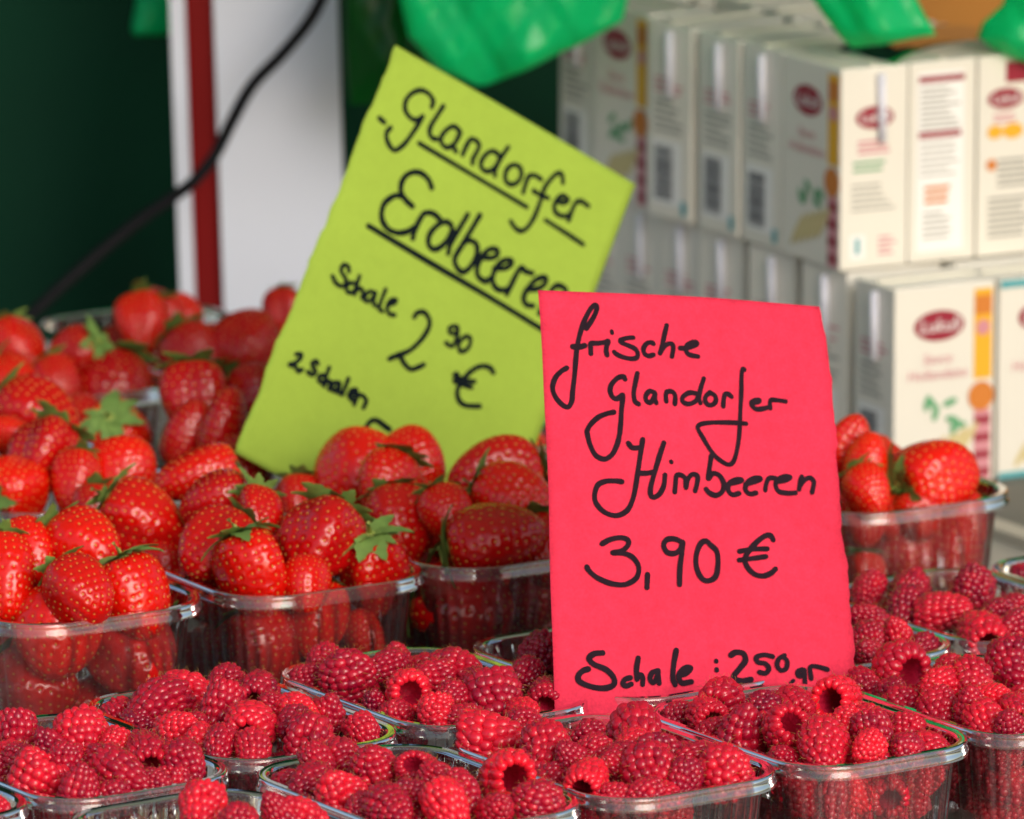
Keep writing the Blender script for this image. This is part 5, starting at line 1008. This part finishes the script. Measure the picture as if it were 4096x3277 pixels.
('S3',-21,302.6,60.8,36.6,1.07,0.52,0.34,0.73,-0.59,4,0,''),
('S3',-84.1,387,22.2,31.6,1.22,0.55,-0.33,0.14,0.93,2.2,0,''),
('S3',-23,369.3,27.9,31.7,1.09,0.64,-0.74,-0.41,-0.53,1.3,0,''),
('S3',-47.1,398.5,26.9,33,1.24,0.48,0.52,-0.79,0.33,2.9,1,''),
('S3',-79.9,363.8,64.9,32.5,1.14,0.54,0.03,-0.93,-0.37,4.1,1,''),
('S3',-40.5,343,79.1,34.3,1.25,0.44,-0.17,0.69,0.7,4.2,1,''),
('S6',135.6,485.6,42.4,38.5,1.18,0.55,0.48,0.83,-0.3,2.1,1,''),
('S6',173.8,462,35.4,35.1,1.2,0.54,-0.14,-0.87,0.48,4.3,0,''),
('S6',155,430.5,64.9,35.8,1.17,0.22,-0.29,-0.83,-0.47,4.6,1,''),
('S6',125.7,495,77.4,35.8,1.23,0.45,-0.88,-0.19,0.45,6.1,0,''),
('S6',161.8,480.1,62.8,36.5,1.1,0.67,0.9,0.17,-0.4,6.1,0,''),
('S6',135.8,532.8,20.4,35.3,1.13,0.6,-0.78,-0.15,-0.61,6,0,''),
('S6',128.8,533,56.3,38.6,1.16,0.53,-0.14,-0.95,-0.28,1.2,0,''),
('S6',207.5,437,59.6,36.7,1.07,0.23,-0.32,0.23,0.92,4.7,0,''),
('S6',154.4,511.5,84.5,35.1,1.09,0.48,0.48,-0.75,-0.45,5.1,0,''),
('S6',179.9,411.4,28.2,36.4,1.06,0.22,0.63,0.62,-0.47,2.5,1,''),
('S6',195.9,467.2,82.8,32.5,1.24,0.46,0.25,0.83,-0.5,3.2,0,''),
('S6',167.9,510.9,31.6,39,1.06,0.6,-0.83,0.02,-0.55,4.9,1,''),
('S6',143.4,454.9,42,37.5,1.23,0.34,-0.04,-0.23,0.97,4.8,0,''),
('S6',139.3,455.5,71.3,35.3,1.1,0.36,-0.26,-0.97,0.03,4.1,0,''),
('S4',-213.5,427.8,28.3,37.6,1.24,0.63,-0.2,0.98,0.02,1.7,0,''),
('S4',-226.4,457.3,48.6,38.4,1.21,0.55,-0.52,0.12,-0.85,0.8,1,''),
('S4',-319.8,503.9,50.9,38.6,1.22,0.23,-1,0.01,-0.05,4,1,''),
('S4',-265.4,415.7,73.2,37.4,1.22,0.4,0.66,-0.27,-0.7,5.5,1,''),
('S4',-276.5,459.8,61.8,35.7,1.2,0.2,-0.77,-0.54,0.34,2.7,0,''),
('S4',-286,511.4,53.7,36.7,1.14,0.33,-0.65,0.65,-0.39,2.3,1,''),
('S5',-173.1,502.6,40.9,32.6,1.25,0.53,-0.2,0.27,-0.94,3.6,0,''),
('S5',-118,472.1,50.8,38.8,1.12,0.59,0.05,-0.52,0.85,5.8,1,''),
('S5',-128.8,500.8,41.6,36.1,1.23,0.36,0.21,0.66,-0.72,3.2,0,''),
('S5',-133.2,534.8,23.6,35.5,1.22,0.54,0.36,0.18,0.92,4.9,1,''),
('S5',-162.7,554.2,70.1,39.2,1.09,0.34,0.17,0.01,0.98,6,0,''),
('S5',-187.3,525.8,27.1,36.9,1.23,0.48,-0.76,-0.65,-0,0.4,1,''),
('S7',-255.7,720.1,26.2,38.7,1.07,0.63,0.87,0.24,-0.43,2.9,0,''),
('S7',-280,794,29.1,31.6,1.11,0.45,-0.61,-0.75,0.27,1.1,0,''),
('S7',-325.6,788,49.7,37.8,1.07,0.29,-0.13,-0.56,-0.82,6,0,''),
('S7',-320.5,754.5,75.8,33.6,1.06,0.58,-0.14,-0.55,0.83,2,0,''),
('S7',-261.1,761.4,61.2,31.7,1.24,0.41,0.5,-0.01,0.87,4.3,0,''),
('S7',-299.1,714.1,50.2,33.9,1.12,0.58,-0.23,-0.41,-0.88,2.3,0,''),
('S8',-163.3,818.4,73.3,32.9,1.23,0.55,-0.64,0.67,0.37,6,0,''),
('S8',-184.3,827.8,60.5,32.7,1.09,0.25,-0.39,-0.92,0.08,4,0,''),
('S8',-197,853,79.9,37.8,1.11,0.65,0.73,0.11,0.67,3.1,1,''),
('S8',-164.5,758.3,44.2,35,1.08,0.36,0.3,0.81,0.49,1.6,0,''),
('S8',-147,801.5,60.3,34.2,1.12,0.29,0.69,-0.35,0.63,4.1,0,''),
('S8',-211.7,830.1,62.5,35.8,1.13,0.37,-0.09,-0.65,-0.76,2.1,0,''),
('S9',90.6,332.4,30.7,34.5,1.09,0.51,0.86,-0.48,-0.19,1.1,0,''),
('S9',44.1,451.1,29.6,38.5,1.24,0.55,-0.56,0.61,0.56,3.8,1,''),
('S9',55.2,360.3,49,33.8,1.19,0.31,0.46,0.86,-0.24,3.9,1,''),
('S9',27.5,460.1,62.4,37.6,1.24,0.62,-0.27,0.13,0.95,0.7,0,''),
('S9',91.9,392.6,62.7,36.9,1.19,0.69,-0.94,-0.33,0.08,3.6,0,''),
('S9',63.5,466.3,49.6,32.1,1.1,0.25,-0.18,-0.27,-0.95,5.1,0,''),
('S9',62.2,379,74.2,35.1,1.13,0.7,-0.62,0.78,0.02,4,0,''),
('S10',3.2,548.7,72.8,36.6,1.09,0.41,-0.01,0.98,0.18,5.1,1,''),
('S10',-95,633.3,66.2,32.3,1.23,0.5,0.23,0.1,0.97,5.7,0,''),
('S10',-86.9,594.3,30.2,35.4,1.11,0.68,-0.47,-0.16,-0.87,6,0,''),
('S10',-62.3,544.8,60.6,32.6,1.24,0.65,-0.31,-0.88,0.37,6.1,1,''),
('S10',-60.4,634.3,78.6,36.6,1.11,0.2,-0.33,0.93,-0.16,0.6,1,''),
('S10',-28.1,538.8,57.8,31.9,1.08,0.3,0.38,-0.9,-0.21,4.1,0,''),
('S10',-82.9,623.9,20.4,34.4,1.06,0.28,0.39,0.59,0.71,2.3,0,'')
]
SLAB = {
    'S1': ('strawberry deep inside the heap, mostly covered, punnet front row, left edge', 'strawberries in the punnet front row, left edge'),
    'S2': ('strawberry deep inside the heap, mostly covered, punnet front row, second from left', 'strawberries in the punnet front row, second from left'),
    'S3': ('strawberry deep inside the heap, mostly covered, punnet front row, left of red sign', 'strawberries in the punnet front row, left of red sign'),
    'S6': ('strawberry deep inside the heap, mostly covered, punnet right of red sign', 'strawberries in the punnet right of red sign'),
    'S4': ('strawberry deep inside the heap, mostly covered, punnet second row, left edge', 'strawberries in the punnet second row, left edge'),
    'S5': ('strawberry deep inside the heap, mostly covered, punnet second row, left of green sign', 'strawberries in the punnet second row, left of green sign'),
    'S7': ('strawberry deep inside the heap, mostly covered, punnet rear row, left edge', 'strawberries in the punnet rear row, left edge'),
    'S8': ('strawberry deep inside the heap, mostly covered, punnet rear row, before white post', 'strawberries in the punnet rear row, before white post'),
    'S9': ('strawberry deep inside the heap, mostly covered, punnet behind red sign', 'strawberries in the punnet behind red sign'),
    'S10': ("strawberry deep inside the heap, mostly covered, punnet behind green sign's foot", "strawberries in the punnet behind green sign's foot")
}
for i, (k, x, y, z, dia, ln, tone, dx, dy, dz, roll, cal, label) in enumerate(STRAW):
    root = empty('strawberry', (x / 1000, y / 1000, z / 1000), orient((dx, dy, dz), roll, (0, 0, 1)), (dia / 1000, dia / 1000, dia / 1000 * ln / 1.12))
    fm_, sm_ = SM[(i * 3) % 7]
    a = obj('flesh', fm_, root); a['tone'] = tone
    s = obj('seeds', sm_, root); s['kind'] = 'stuff'
    if cal:
        rn = random.Random(i * 13 + 5); cx = obj('calyx', CAPM, root, (0, 0, -.545), Quaternion((1, 0, 0), math.pi)); ns = rn.randint(9, 12)
        for q in range(ns):
            o = obj('sepal', SEP[rn.randrange(5)], cx, (0, 0, 0)); o.rotation_mode = 'XYZ'
            o.rotation_euler = (rn.uniform(-.25, .25), rn.uniform(-.15, .10), 2 * math.pi * q / ns + rn.uniform(-.15, .15)); sc_ = rn.uniform(.75, 1.2); o.scale = (sc_, sc_, sc_)
        o = obj('stem', STMM, cx, (0, 0, -.01))
    tag(root, label or SLAB[k][0], 'strawberry', SLAB[k][1])

# ------------------------------------------------------------------ price signs
def sign(name, TL, ex, ey, w_, h_, wid, mat, ink, lines, label, warpf, seed, torn):
    TL, ex, ey = Vector(TL), Vector(ex).normalized(), Vector(ey).normalized(); nrm = ey.cross(ex).normalized()
    if nrm.y > 0: nrm = -nrm
    rnd = random.Random(seed); root = empty(name, TL + ey * h_ + ex * w_ * .5)
    off = -(TL + ey * h_ + ex * w_ * .5)
    def P(u, v, d): return TL + ex * u + ey * v + nrm * (warpf(u / w_, v / h_) + d) + off
    nx_, ny_ = 30, 60; V, Fc = [], []
    jl = [0.] ; jr = [0.]
    for j in range(ny_):
        jl.append(max(-.0014, min(.0014, jl[-1] * .7 + rnd.gauss(0, .0004)))); jr.append(max(-.0014, min(.0014, jr[-1] * .7 + rnd.gauss(0, .0004))))
    for d in (0, -.0003):
        for j in range(ny_ + 1):
            v = h_ * j / ny_; x0 = jl[j] if 'l' in torn else 0; x1 = w_ + wid * v / h_ + (jr[j] if 'r' in torn else 0)
            if 'c' in torn and j < 5: x1 -= .0035 * (1 - j / 5) ** 2
            for i in range(nx_ + 1): V.append(P(x0 + (x1 - x0) * i / nx_, v, d))
    n1 = (nx_ + 1) * (ny_ + 1)
    for j in range(ny_):
        for i in range(nx_):
            q = (j * (nx_ + 1) + i, j * (nx_ + 1) + i + 1, (j + 1) * (nx_ + 1) + i + 1, (j + 1) * (nx_ + 1) + i); Fc.append(q); Fc.append(tuple(n1 + k for k in q[::-1]))
    bd = [i for i in range(nx_)] + [j * (nx_ + 1) + nx_ for j in range(ny_)] + [ny_ * (nx_ + 1) + i for i in range(nx_, 0, -1)] + [j * (nx_ + 1) for j in range(ny_, 0, -1)]
    for k in range(len(bd)): Fc.append((bd[k], n1 + bd[k], n1 + bd[(k + 1) % len(bd)], bd[(k + 1) % len(bd)]))
    obj('paper', mesh('paper', V, Fc, [mat]), root)
    hgt = .00012
    for nm, strokes in lines:
        V, Fc = [], []
        for wd, pts in strokes:
            hw0 = wd / 2000; q = catmull([(x / 1000, y / 1000, 0) for x, y in pts], 7) if len(pts) > 2 else [Vector((pts[0][0] / 1000, pts[0][1] / 1000, 0)).lerp(Vector((pts[1][0] / 1000, pts[1][1] / 1000, 0)), k / 6) for k in range(7)]
            N_ = len(q); hgt += .000012; b0 = len(V); ph = rnd.uniform(0, 6)
            for i, p in enumerate(q):
                t_ = (q[min(i + 1, N_ - 1)] - q[max(i - 1, 0)]); t_ = t_.normalized() if t_.length > 1e-9 else Vector((1, 0, 0)); s = Vector((-t_.y, t_.x, 0))
                hw = hw0 * (1 + .07 * math.sin(i * .35 + ph) + rnd.gauss(0, .012)); hz = hgt + .00006 * i / N_
                V.append(P(p.x + s.x * hw, p.y + s.y * hw, hz)); V.append(P(p.x - s.x * hw, p.y - s.y * hw, hz))
                if i: Fc.append((b0 + 2 * i - 2, b0 + 2 * i - 1, b0 + 2 * i + 1, b0 + 2 * i))
            for i in range(0, N_, 2 if N_ > 4 else 1):
                p = q[i]; b1 = len(V); hz = hgt + .00006 * i / N_ + .000003
                for k in range(14): V.append(P(p.x + hw0 * .99 * math.cos(k * math.pi / 7), p.y + hw0 * .99 * math.sin(k * math.pi / 7), hz))
                Fc.append(tuple(range(b1, b1 + 14)))
            p = q[-1]; b1 = len(V); V += [P(p.x + hw0 * .97 * math.cos(k * math.pi / 7), p.y + hw0 * .97 * math.sin(k * math.pi / 7), hgt + .000066) for k in range(14)]; Fc.append(tuple(range(b1, b1 + 14)))
        o = obj('handwriting', mesh('handwriting', V, Fc, [ink], False), root); o['label'] = 'handwritten ' + nm + ' in black marker'
    tag(root, label, 'price sign')
RED_F = ((0.01259, 0.12909, 0.24319), (0.14, 0.05668, -0.02005), (0.009, -0.09909, -0.19135), 0.15236, 0.21567, 0.0085)
RED_L = [
    ('word', [(2.66, [(23.1,18.8), (27.2,13), (29.3,8.4), (28.6,6.6), (26.1,8.6), (22.4,14.9), (20,20.8), (18,27.4), (16.7,34.8), (15.8,42.1), (14.5,50.3), (13.8,55.6), (11.6,58.6), (8,56.7), (5.2,52.8), (4.4,48.8), (5.9,44.3), (8.8,41.1), (11.9,39.1)]),
        (3.04, [(15.6,28.3), (18.8,28.4), (21.6,27.5)]),
        (2.66, [(24.6,31.5), (24.7,29), (25,26.4), (28.7,26), (32.6,25.3), (34,24.8), (33,27.3), (32.6,29.8), (32.9,31.8)]),
        (2.16, [(36.2,19.6), (36.3,20.5)]),
        (2.54, [(47.1,22.3), (43.9,22.7), (40.6,23.9), (40.9,25.2), (44.5,26.5), (47.9,28.1), (49,30.5), (48.1,32.5), (45.1,33.1), (41.2,32.5), (37.9,31.2), (36.7,30.1)]),
        (2.54, [(57.5,24.9), (56.4,24.3), (54.1,24.9), (52.2,27.5), (52.5,30.1), (54.6,31.2), (57.2,30.5)]),
        (2.54, [(64.9,15.3), (63.6,19.9), (62.2,24.9), (60.7,29.6)]),
        (2.54, [(60.8,29.2), (62.6,26.5), (65.3,24.6), (67.4,24.8), (67.8,27), (66.9,30.9)]),
        (2.54, [(71.4,26.4), (75.1,26.2), (79.3,24.7), (80.4,23.4), (78.7,22.9), (75.8,24.3), (74.4,26.6), (75.4,29), (77.9,29.8), (80.7,30.1)])]),
    ('word', [(2.66, [(41.5,43.6), (40.7,42.4), (37.7,43.2), (34.5,46.4), (33.5,49.7), (34.7,52.9), (36.8,53.6), (38.5,52.5), (39.9,51.6), (39.7,54.2), (39,59.1), (38.5,65.2), (37.9,70.3), (37.9,70.3), (36.5,75.6), (33.8,80.9), (29.7,83.6), (25.2,82), (22.4,76.9), (21.1,71.2), (21.2,69.8), (22.9,66.9), (26.9,63.2), (31.3,61.2), (35.1,60.3)]),
        (2.54, [(48.2,40.3), (46.8,45.3), (45.7,50.2), (46.1,54.3), (48,55.8)]),
        (2.54, [(56.7,49.6), (54.1,49), (51.9,51.5), (52.2,54), (54.3,54.6), (56.1,52.1), (56.9,50), (56.6,52.5), (57.3,54.7)]),
        (2.54, [(62.7,53.6), (62.6,50.5), (63.4,48.8), (66.2,48.6), (67.6,50.7), (67.2,54.7)]),
        (2.54, [(78.7,48.6), (75.2,48.6), (71.7,50.9), (71.6,53.3), (74.5,54.2), (78.5,52.5), (80.4,49.2)]),
        (2.54, [(83.4,41), (81.6,45.8), (80.3,50.8), (81,53.3)]),
        (2.54, [(86.5,47.6), (84.2,49.7), (83.7,52.2), (85.3,54), (87.9,53.6), (89.5,51.5), (89,49.1), (86.9,48)]),
        (2.54, [(93.4,54.1), (93.7,51.3), (94.5,48.2), (96.4,47.9), (98,49)]),
        (2.41, [(105.4,35.3), (104.5,35), (103.8,38), (103.4,47.1), (102.7,55.3), (102.2,61.8), (101.3,69.6), (99.6,77), (97.6,81.6), (95,83.1), (91.6,81.9), (87.8,79.3), (84.6,75.4), (81.8,71), (79.4,67.1), (79.1,65.1), (81.8,63.6), (87.9,62.6), (95.7,62.1), (101.7,61.9), (105.6,62)]),
        (2.54, [(108.8,51.5), (111.9,50.9), (113.2,49.9), (111.1,49.9), (108.9,51.3), (109.6,53.3), (111.7,54.4), (114.7,54), (117.2,53.3)]),
        (2.41, [(119.1,53.4), (118.9,51.1), (119.6,49.4), (122.4,49.2), (127.6,49.5)])]),
    ('word', [(2.66, [(42.1,75.3), (44.1,77.4), (48,77.3)]),
        (2.66, [(49.6,73.2), (48.1,81.4), (46.8,88.9), (45.5,95.9), (43.6,103), (40.3,108.6), (34.7,111.3), (28.7,110), (24.6,106.2), (23.6,102.2), (25.4,96.9), (29.4,94.7), (34.3,94.2), (38.3,94.4)]),
        (2.54, [(46.7,89.8), (51.6,89.6), (54.7,88.8)]),
        (2.66, [(60.6,74.4), (58.2,80.8), (55.7,88.5), (53.5,95.5), (53.1,99.9), (54.7,101.3), (57.9,99.4), (60.2,95.2), (60.9,90.1)]),
        (2.16, [(64.2,83.3), (64.4,83.7)]),
        (2.54, [(65.9,98.1), (66.4,93.7), (67.1,90), (70,90), (71.6,91.7), (71.9,95.7)]),
        (2.54, [(71.9,95.5), (72.8,91.7), (75.3,89.1), (78,89.8), (77.8,93.2), (76.7,97.1)]),
        (2.66, [(85.7,79.4), (84.7,84.7), (83.8,90.6), (86.1,88.1), (89.7,88.8), (92,92.5), (91.2,96.6), (87.7,98.7), (84.3,97.7), (82.5,96)]),
        (2.54, [(94.4,92.9), (98.8,91.7), (102,90.3), (98.9,90.2), (95.2,92.3), (94.4,95.8), (96.6,97.9), (100.3,97)]),
        (2.54, [(103.9,92.3), (109.4,90.6), (112.4,88.9), (108.9,88.8), (105.1,91.2), (103.7,94.8), (106,96.9), (109.6,96.2)]),
        (2.41, [(114.7,94.5), (115.4,91.3), (117.1,88.4), (120.7,88)]),
        (2.54, [(121.5,89.9), (125.6,88.9), (129,87), (125.7,86.8), (122,88.8), (120.6,91.6), (122.3,94.6), (127.1,95.1), (131.5,94.6)]),
        (2.54, [(133.6,92.7), (134.6,88.6), (135.5,86.3)]),
        (2.54, [(134,91), (136.8,87.9), (140,86.5), (142.1,88.3), (141.6,91.2), (140.8,93.8)])]),
    ('price', [(2.66, [(26.7,125.5), (31.1,123.2), (36.6,122.1), (40.2,123.1), (40.2,125.6), (36.9,128.6), (32.1,129.7), (37.4,129.7), (42.2,131.3), (45.4,135.7), (44.5,140.9), (40.4,144.1), (36.1,145.1), (30,144.4), (23.5,141.8), (19.7,138.7), (18.7,137)]),
        (2.79, [(50,139.6), (49.5,145.9)]),
        (2.79, [(68.9,122.6), (65.3,121.3), (61,121.8), (59.1,124.7), (60.8,128.1), (64.9,128.4), (68.1,126), (69.4,122.6), (68.6,128.3), (67.3,135.2), (66.6,143.7)]),
        (2.79, [(84.8,123.8), (81.9,121.4), (78.7,123.2), (76.3,129.1), (76.3,135.4), (79,140.3), (82.7,141), (86.4,138.4), (87.9,132), (87.4,126.2), (84.5,123.4)]),
        (2.79, [(118,118.9), (116.6,116.9), (113.5,117.3), (109,120.6), (104.4,125.5), (102.4,129.6), (104,133.6), (107.5,136.5), (111.8,137.1), (116.2,135.5), (118.7,133.3)]),
        (2.54, [(99.6,125.6), (106.3,124.2), (114.7,123.5)]),
        (2.54, [(99.3,129.9), (106.1,128.8), (113.8,127.4)])]),
    ('weight line', [(2.92, [(25.4,178.8), (20.9,179.4), (18.2,181.9), (20.6,184.6), (26.5,186.9), (30.2,190.5), (30.3,194.1), (26,196.1), (19.4,195.8), (13,193.5), (12.2,190.6), (14.5,188.1), (17.5,187)]),
        (2.66, [(39.1,190.5), (36.2,191.5), (34.9,193.7), (36.7,194.7), (39.3,193.7)]),
        (2.66, [(43.8,180.6), (42.5,186.2), (42.4,191.2)]),
        (2.54, [(42.4,191.2), (44.4,188.8), (45.5,190.5), (45.2,193.7)]),
        (2.54, [(53.2,186.5), (50.6,187.6), (49.2,190.8), (50.9,192.6), (53.4,188.9), (53.8,186.4), (53.7,190.2), (53.9,192.8)]),
        (2.79, [(63.7,176.1), (62.1,182.9), (61.2,189.9), (62.2,193.1)]),
        (2.79, [(64.4,188.5), (68.5,187.2), (70.7,184.6), (67.3,185), (64.3,188.5), (65.7,192.1), (70.7,191.4)]),
        (2.28, [(84.2,180.6), (84.2,180.9)]),
        (2.41, [(84.2,184.9), (84.2,185.3)]),
        (2.92, [(92,177.6), (94.7,176.1), (98.6,176.5), (99.4,180.1), (95.6,184.7), (92.9,188.3), (95.9,190.2), (101.9,189.2)]),
        (2.54, [(114.2,177.3), (109.5,176.7), (105.5,178.1), (106.1,180.5), (109.9,181.1), (111.7,183.4), (109.7,185.9), (106.5,185.5)]),
        (2.41, [(120.7,176.4), (117.7,178.1), (116.2,181.3), (117.9,184), (120.9,183), (121.8,179.2), (119.6,177.3)]),
        (2.54, [(129.5,183.1), (127.2,184.2), (127.4,186.4), (129.7,185.8), (130.5,183.3), (130.6,187.1), (130.1,193.4), (127.7,197.3), (124,196.8)]),
        (1.9, [(124.4,188.9), (122.8,190.5), (122,192.8)]),
        (2.41, [(134.1,187.4), (134,182), (137.1,181.1), (143.5,182.4)]),
        (2.66, [(141,188.1), (141.3,188.4)])])]
GRN_F = ((-0.06126, 0.50588, 0.30059), (0.1272, 0.0636, -0.086), (-0.0826, -0.10088, -0.1969), 0.16620, 0.23615, 0.0000)
GRN_L = [
    ('dash', [(2.87, [(6.5,39.7), (10.2,40.4)])]),
    ('word', [(2.87, [(32.9,20.1), (32.4,16.8), (29.1,14.7), (24.2,14.6), (20,17.7), (17.5,22.7), (18.2,27.6), (21.5,30.5), (26.1,31.1), (28.7,29.1), (29.9,27.1), (29.1,31.9), (27.9,37.8), (26.1,44.3), (23.8,48.9), (21.4,51.2), (17.9,50.2), (14.8,47.6), (13.6,44.5), (14.7,41.3)]),
        (2.87, [(39.1,16.5), (37.5,23.6), (36.4,29.8), (37.1,33.2), (39.6,35), (42.4,34.3)]),
        (2.87, [(53.4,24), (49.2,23.4), (46,26.9), (44.5,31.8), (45.6,34.6), (49.2,35.8), (52.4,33.2), (54,28.2), (54.1,24.6), (53.6,29.2), (53.3,33.1), (55.8,35)]),
        (2.87, [(60.1,34.8), (60.4,28.8), (61.4,25), (64.5,24.2), (67.4,25.7), (67.4,29.5), (66.8,33.9), (67.5,36.4)]),
        (2.87, [(80.2,24.7), (76.3,24.6), (73.4,27.6), (72,32.8), (73.4,35.8), (76.8,36.3), (80,33.8), (81.6,28.9), (81.4,25.3)]),
        (2.87, [(84.1,18.5), (82.4,25.3), (81.5,31.8), (82.6,36)]),
        (2.87, [(91.8,24.9), (89.1,27.3), (88.1,31.5), (89.8,35.2), (93.5,35.9), (96.9,32.9), (97.7,28.4), (95.3,25.1), (92.1,24.9)]),
        (2.87, [(102.4,36.2), (102,31.2), (102.3,26.6), (105.7,24.6), (109.9,24.8)]),
        (2.87, [(123.2,20.2), (121.1,16.9), (118.2,17), (115.5,21.7), (113.8,27.5), (114,33.2), (114.3,39.2), (114,45.9), (112.2,52.6), (109.2,55.6), (105.3,55.5), (101.7,53.7)]),
        (2.87, [(107.9,32.5), (112.7,32.5), (118.1,31.9)]),
        (2.87, [(124.1,31.1), (128.3,29.5), (130,27), (126.4,26.4), (123.8,29.2), (123,33.7), (125.8,36.8), (130.5,36.5), (133.4,34.4)]),
        (2.87, [(134.7,36.9), (134.5,31.4), (135.1,26.2), (137.9,24), (143.1,24.2)]),
        (2.69, [(33.5,41.1), (70.2,41.8), (107.7,42.3)]),
        (2.69, [(121.4,43.3), (135.1,43.7), (148.6,44.4)])]),
    ('word', [(3.23, [(50,59.2), (46.6,56.2), (41.9,55), (37.5,56), (33.6,59.7), (32.3,64.4), (33.8,69.1), (37.8,71.9), (43.3,73.3)]),
        (3.23, [(35.5,71.3), (32.7,72.1), (30,74.5), (27.4,79.3), (27.9,85), (30.8,88.9), (35.4,90.8), (41.2,89.9), (46,86.8), (48.5,83.2)]),
        (3.23, [(50.4,88.6), (49.8,84.4), (50.2,77.7), (51.6,73.3), (56.2,71.2), (61.5,72.2)]),
        (3.23, [(69.1,72), (65.4,71.6), (61.5,75.2), (58.9,81.7), (59.9,86.6), (63.4,88.4), (67.1,86), (69.9,80), (70.6,73.7)]),
        (3.23, [(75.8,62.3), (74,72), (72.5,81.1), (73.3,86.3)]),
        (3.23, [(82.8,59.2), (81.2,67.9), (79.4,77.8), (78,86.7), (81.1,90.6), (85.6,91.3), (88.8,86.3), (89.6,78.7), (86.8,74.1), (81.9,74.2), (80.6,75.6)]),
        (3.23, [(91.2,79.2), (96.8,77.6), (100.9,74.4), (100.1,71.4), (96,72.8), (92.9,78.3), (92.6,85), (95.2,89.2), (100.2,89.6), (102.4,86.9)]),
        (3.23, [(102.5,80.9), (108.2,78.1), (111.2,74.2), (109.8,72.4), (105.5,75.3), (103.2,81.1), (103.9,86.7), (107.4,89.8), (111.9,89.3), (115,86.8)]),
        (3.23, [(115.4,89.8), (115.8,84), (116.6,76.4), (118,73), (120.9,73.7), (125.4,72.7)]),
        (3.23, [(125.6,82.2), (131.7,78.7), (135.1,74.1), (133.8,71.2), (129.1,74.6), (126.3,80.7), (125.7,86.9), (128.9,89.5), (133.1,88.2)]),
        (3.23, [(138.4,90.1), (139,82.3), (140.8,73.8), (144.4,70.9), (149.1,72.1), (148.6,80.1)]),
        (3.23, [(23.5,94.4), (64.6,95.6), (106.6,96.1), (149.2,97.1)])]),
    ('word', [(2.51, [(22.6,121.4), (21.2,119.1), (18.4,119.6), (18.1,122.9), (21.6,125.1), (23.5,127.4), (21.8,130.3), (17.9,130.1), (14.8,127.8)]),
        (2.51, [(28.6,125.6), (26,126.3), (24.5,129.5), (26.8,131.5), (29.7,129.6)]),
        (2.51, [(29.4,120.8), (29.7,126.3), (30.4,130.8)]),
        (2.51, [(30.3,129.3), (32.1,126.6), (34.5,127.2), (35.4,130.6)]),
        (2.51, [(41,124.7), (37.8,125.8), (36.8,130), (39.2,130.7), (41.4,127.2), (41.6,124.6), (42.6,129.8), (44.5,130.7)]),
        (2.51, [(46.5,120.3), (46.5,126.7), (47,130.9), (49.5,131.6)]),
        (2.51, [(51.1,127), (54.4,124.2), (54.2,122.4), (51.5,124.4), (51.1,128.3), (53.7,130.9), (57,130.2)])]),
    ('price', [(2.87, [(68.2,125.9), (69,123.1), (72.7,121), (77,123), (78.6,127.4), (76.9,135.4), (72.9,143.2), (67.7,148.3), (63.7,152.4), (68.5,148.5), (72.5,150.5), (77.6,151.8), (81.5,148.8), (84,146.1)]),
        (2.51, [(93.8,119), (90.7,121), (91.3,123.5), (94.2,123.1), (95.3,120.2), (94,119.1), (95.7,121.2), (96.7,125.3), (95.7,129.9), (91.6,129.7)]),
        (2.51, [(101,121.4), (99.2,125.4), (100.3,129.4), (103.1,129.3), (105.3,125.7), (104.7,121.5), (102.3,120.8), (100.8,122.2)]),
        (2.87, [(125.2,131.1), (121.7,129.8), (116.4,131.6), (111.9,136.9), (109.1,144.1), (108.9,150), (112,153.8), (116.8,154.3), (124.9,150.9)]),
        (2.69, [(103.4,142.9), (110.7,142.6), (116.5,140.6)]),
        (2.69, [(104.6,145.6), (110.4,145.3), (115.9,144.2)]),
        (3.58, [(104.6,142), (107.2,144.9)])]),
    ('word', [(2.51, [(12,174.3), (14.6,173.1), (15.1,175.3), (13.3,178.7), (10.7,180.9), (14,180.3), (16.9,181.8), (18.4,180.1)]),
        (2.51, [(25.8,173.4), (24.3,172.6), (22.6,174.3), (24,176.1), (26.2,177.7), (25.1,180), (22.1,179.7)]),
        (2.51, [(31.3,177.2), (29.2,178.9), (30.1,181), (32.9,180.8)]),
        (2.51, [(32.7,172.2), (33,177.7), (33.7,182.2)]),
        (2.51, [(33.6,180.6), (35.6,178.5), (36.9,179.7), (37.4,182.5)]),
        (2.69, [(41.6,176.9), (38.5,178.4), (38.6,181.5), (41.4,181.3), (41.9,177.5), (43.2,181.7)]),
        (2.51, [(45.6,172.5), (45.6,177.5), (45.5,181.8)]),
        (2.69, [(49.2,180.3), (52.4,177.5), (52.2,175.8), (49.6,177.7), (50.4,181), (53.4,181.4)]),
        (2.51, [(54.4,183.3), (54.3,178.5), (56.6,176.9), (60.1,178.3), (60.1,182.5)])]),
    ('amount', [(2.87, [(64.8,195.2), (68.3,185.6), (79.4,185.9)]),
        (2.69, [(64.8,195.2), (69.2,192.8), (75,193.9), (75.7,198.7), (70.9,201.6)]),
        (2.69, [(89.5,184.5), (95.4,185.6), (100.6,185.5)])])]
sign('price_sign', *RED_F, M['red'], M['ink'], RED_L, 'bright red paper sign pricing raspberries at 3,90 euros', lambda u, v: .0034 * math.sin(3.1 * u) * (1 - .4 * v) + .0020 * math.sin(5 * v + 2 * u) + .0004 * math.sin(17 * v - 9 * u), 5, 'rc')
sign('price_sign', *GRN_F, M['green'], M['ink2'], GRN_L, 'tilted lime green paper sign pricing strawberries at 2,90 euros', lambda u, v: .0020 * math.sin(3 * u) + .001 * math.sin(4 * v), 9, 'l')
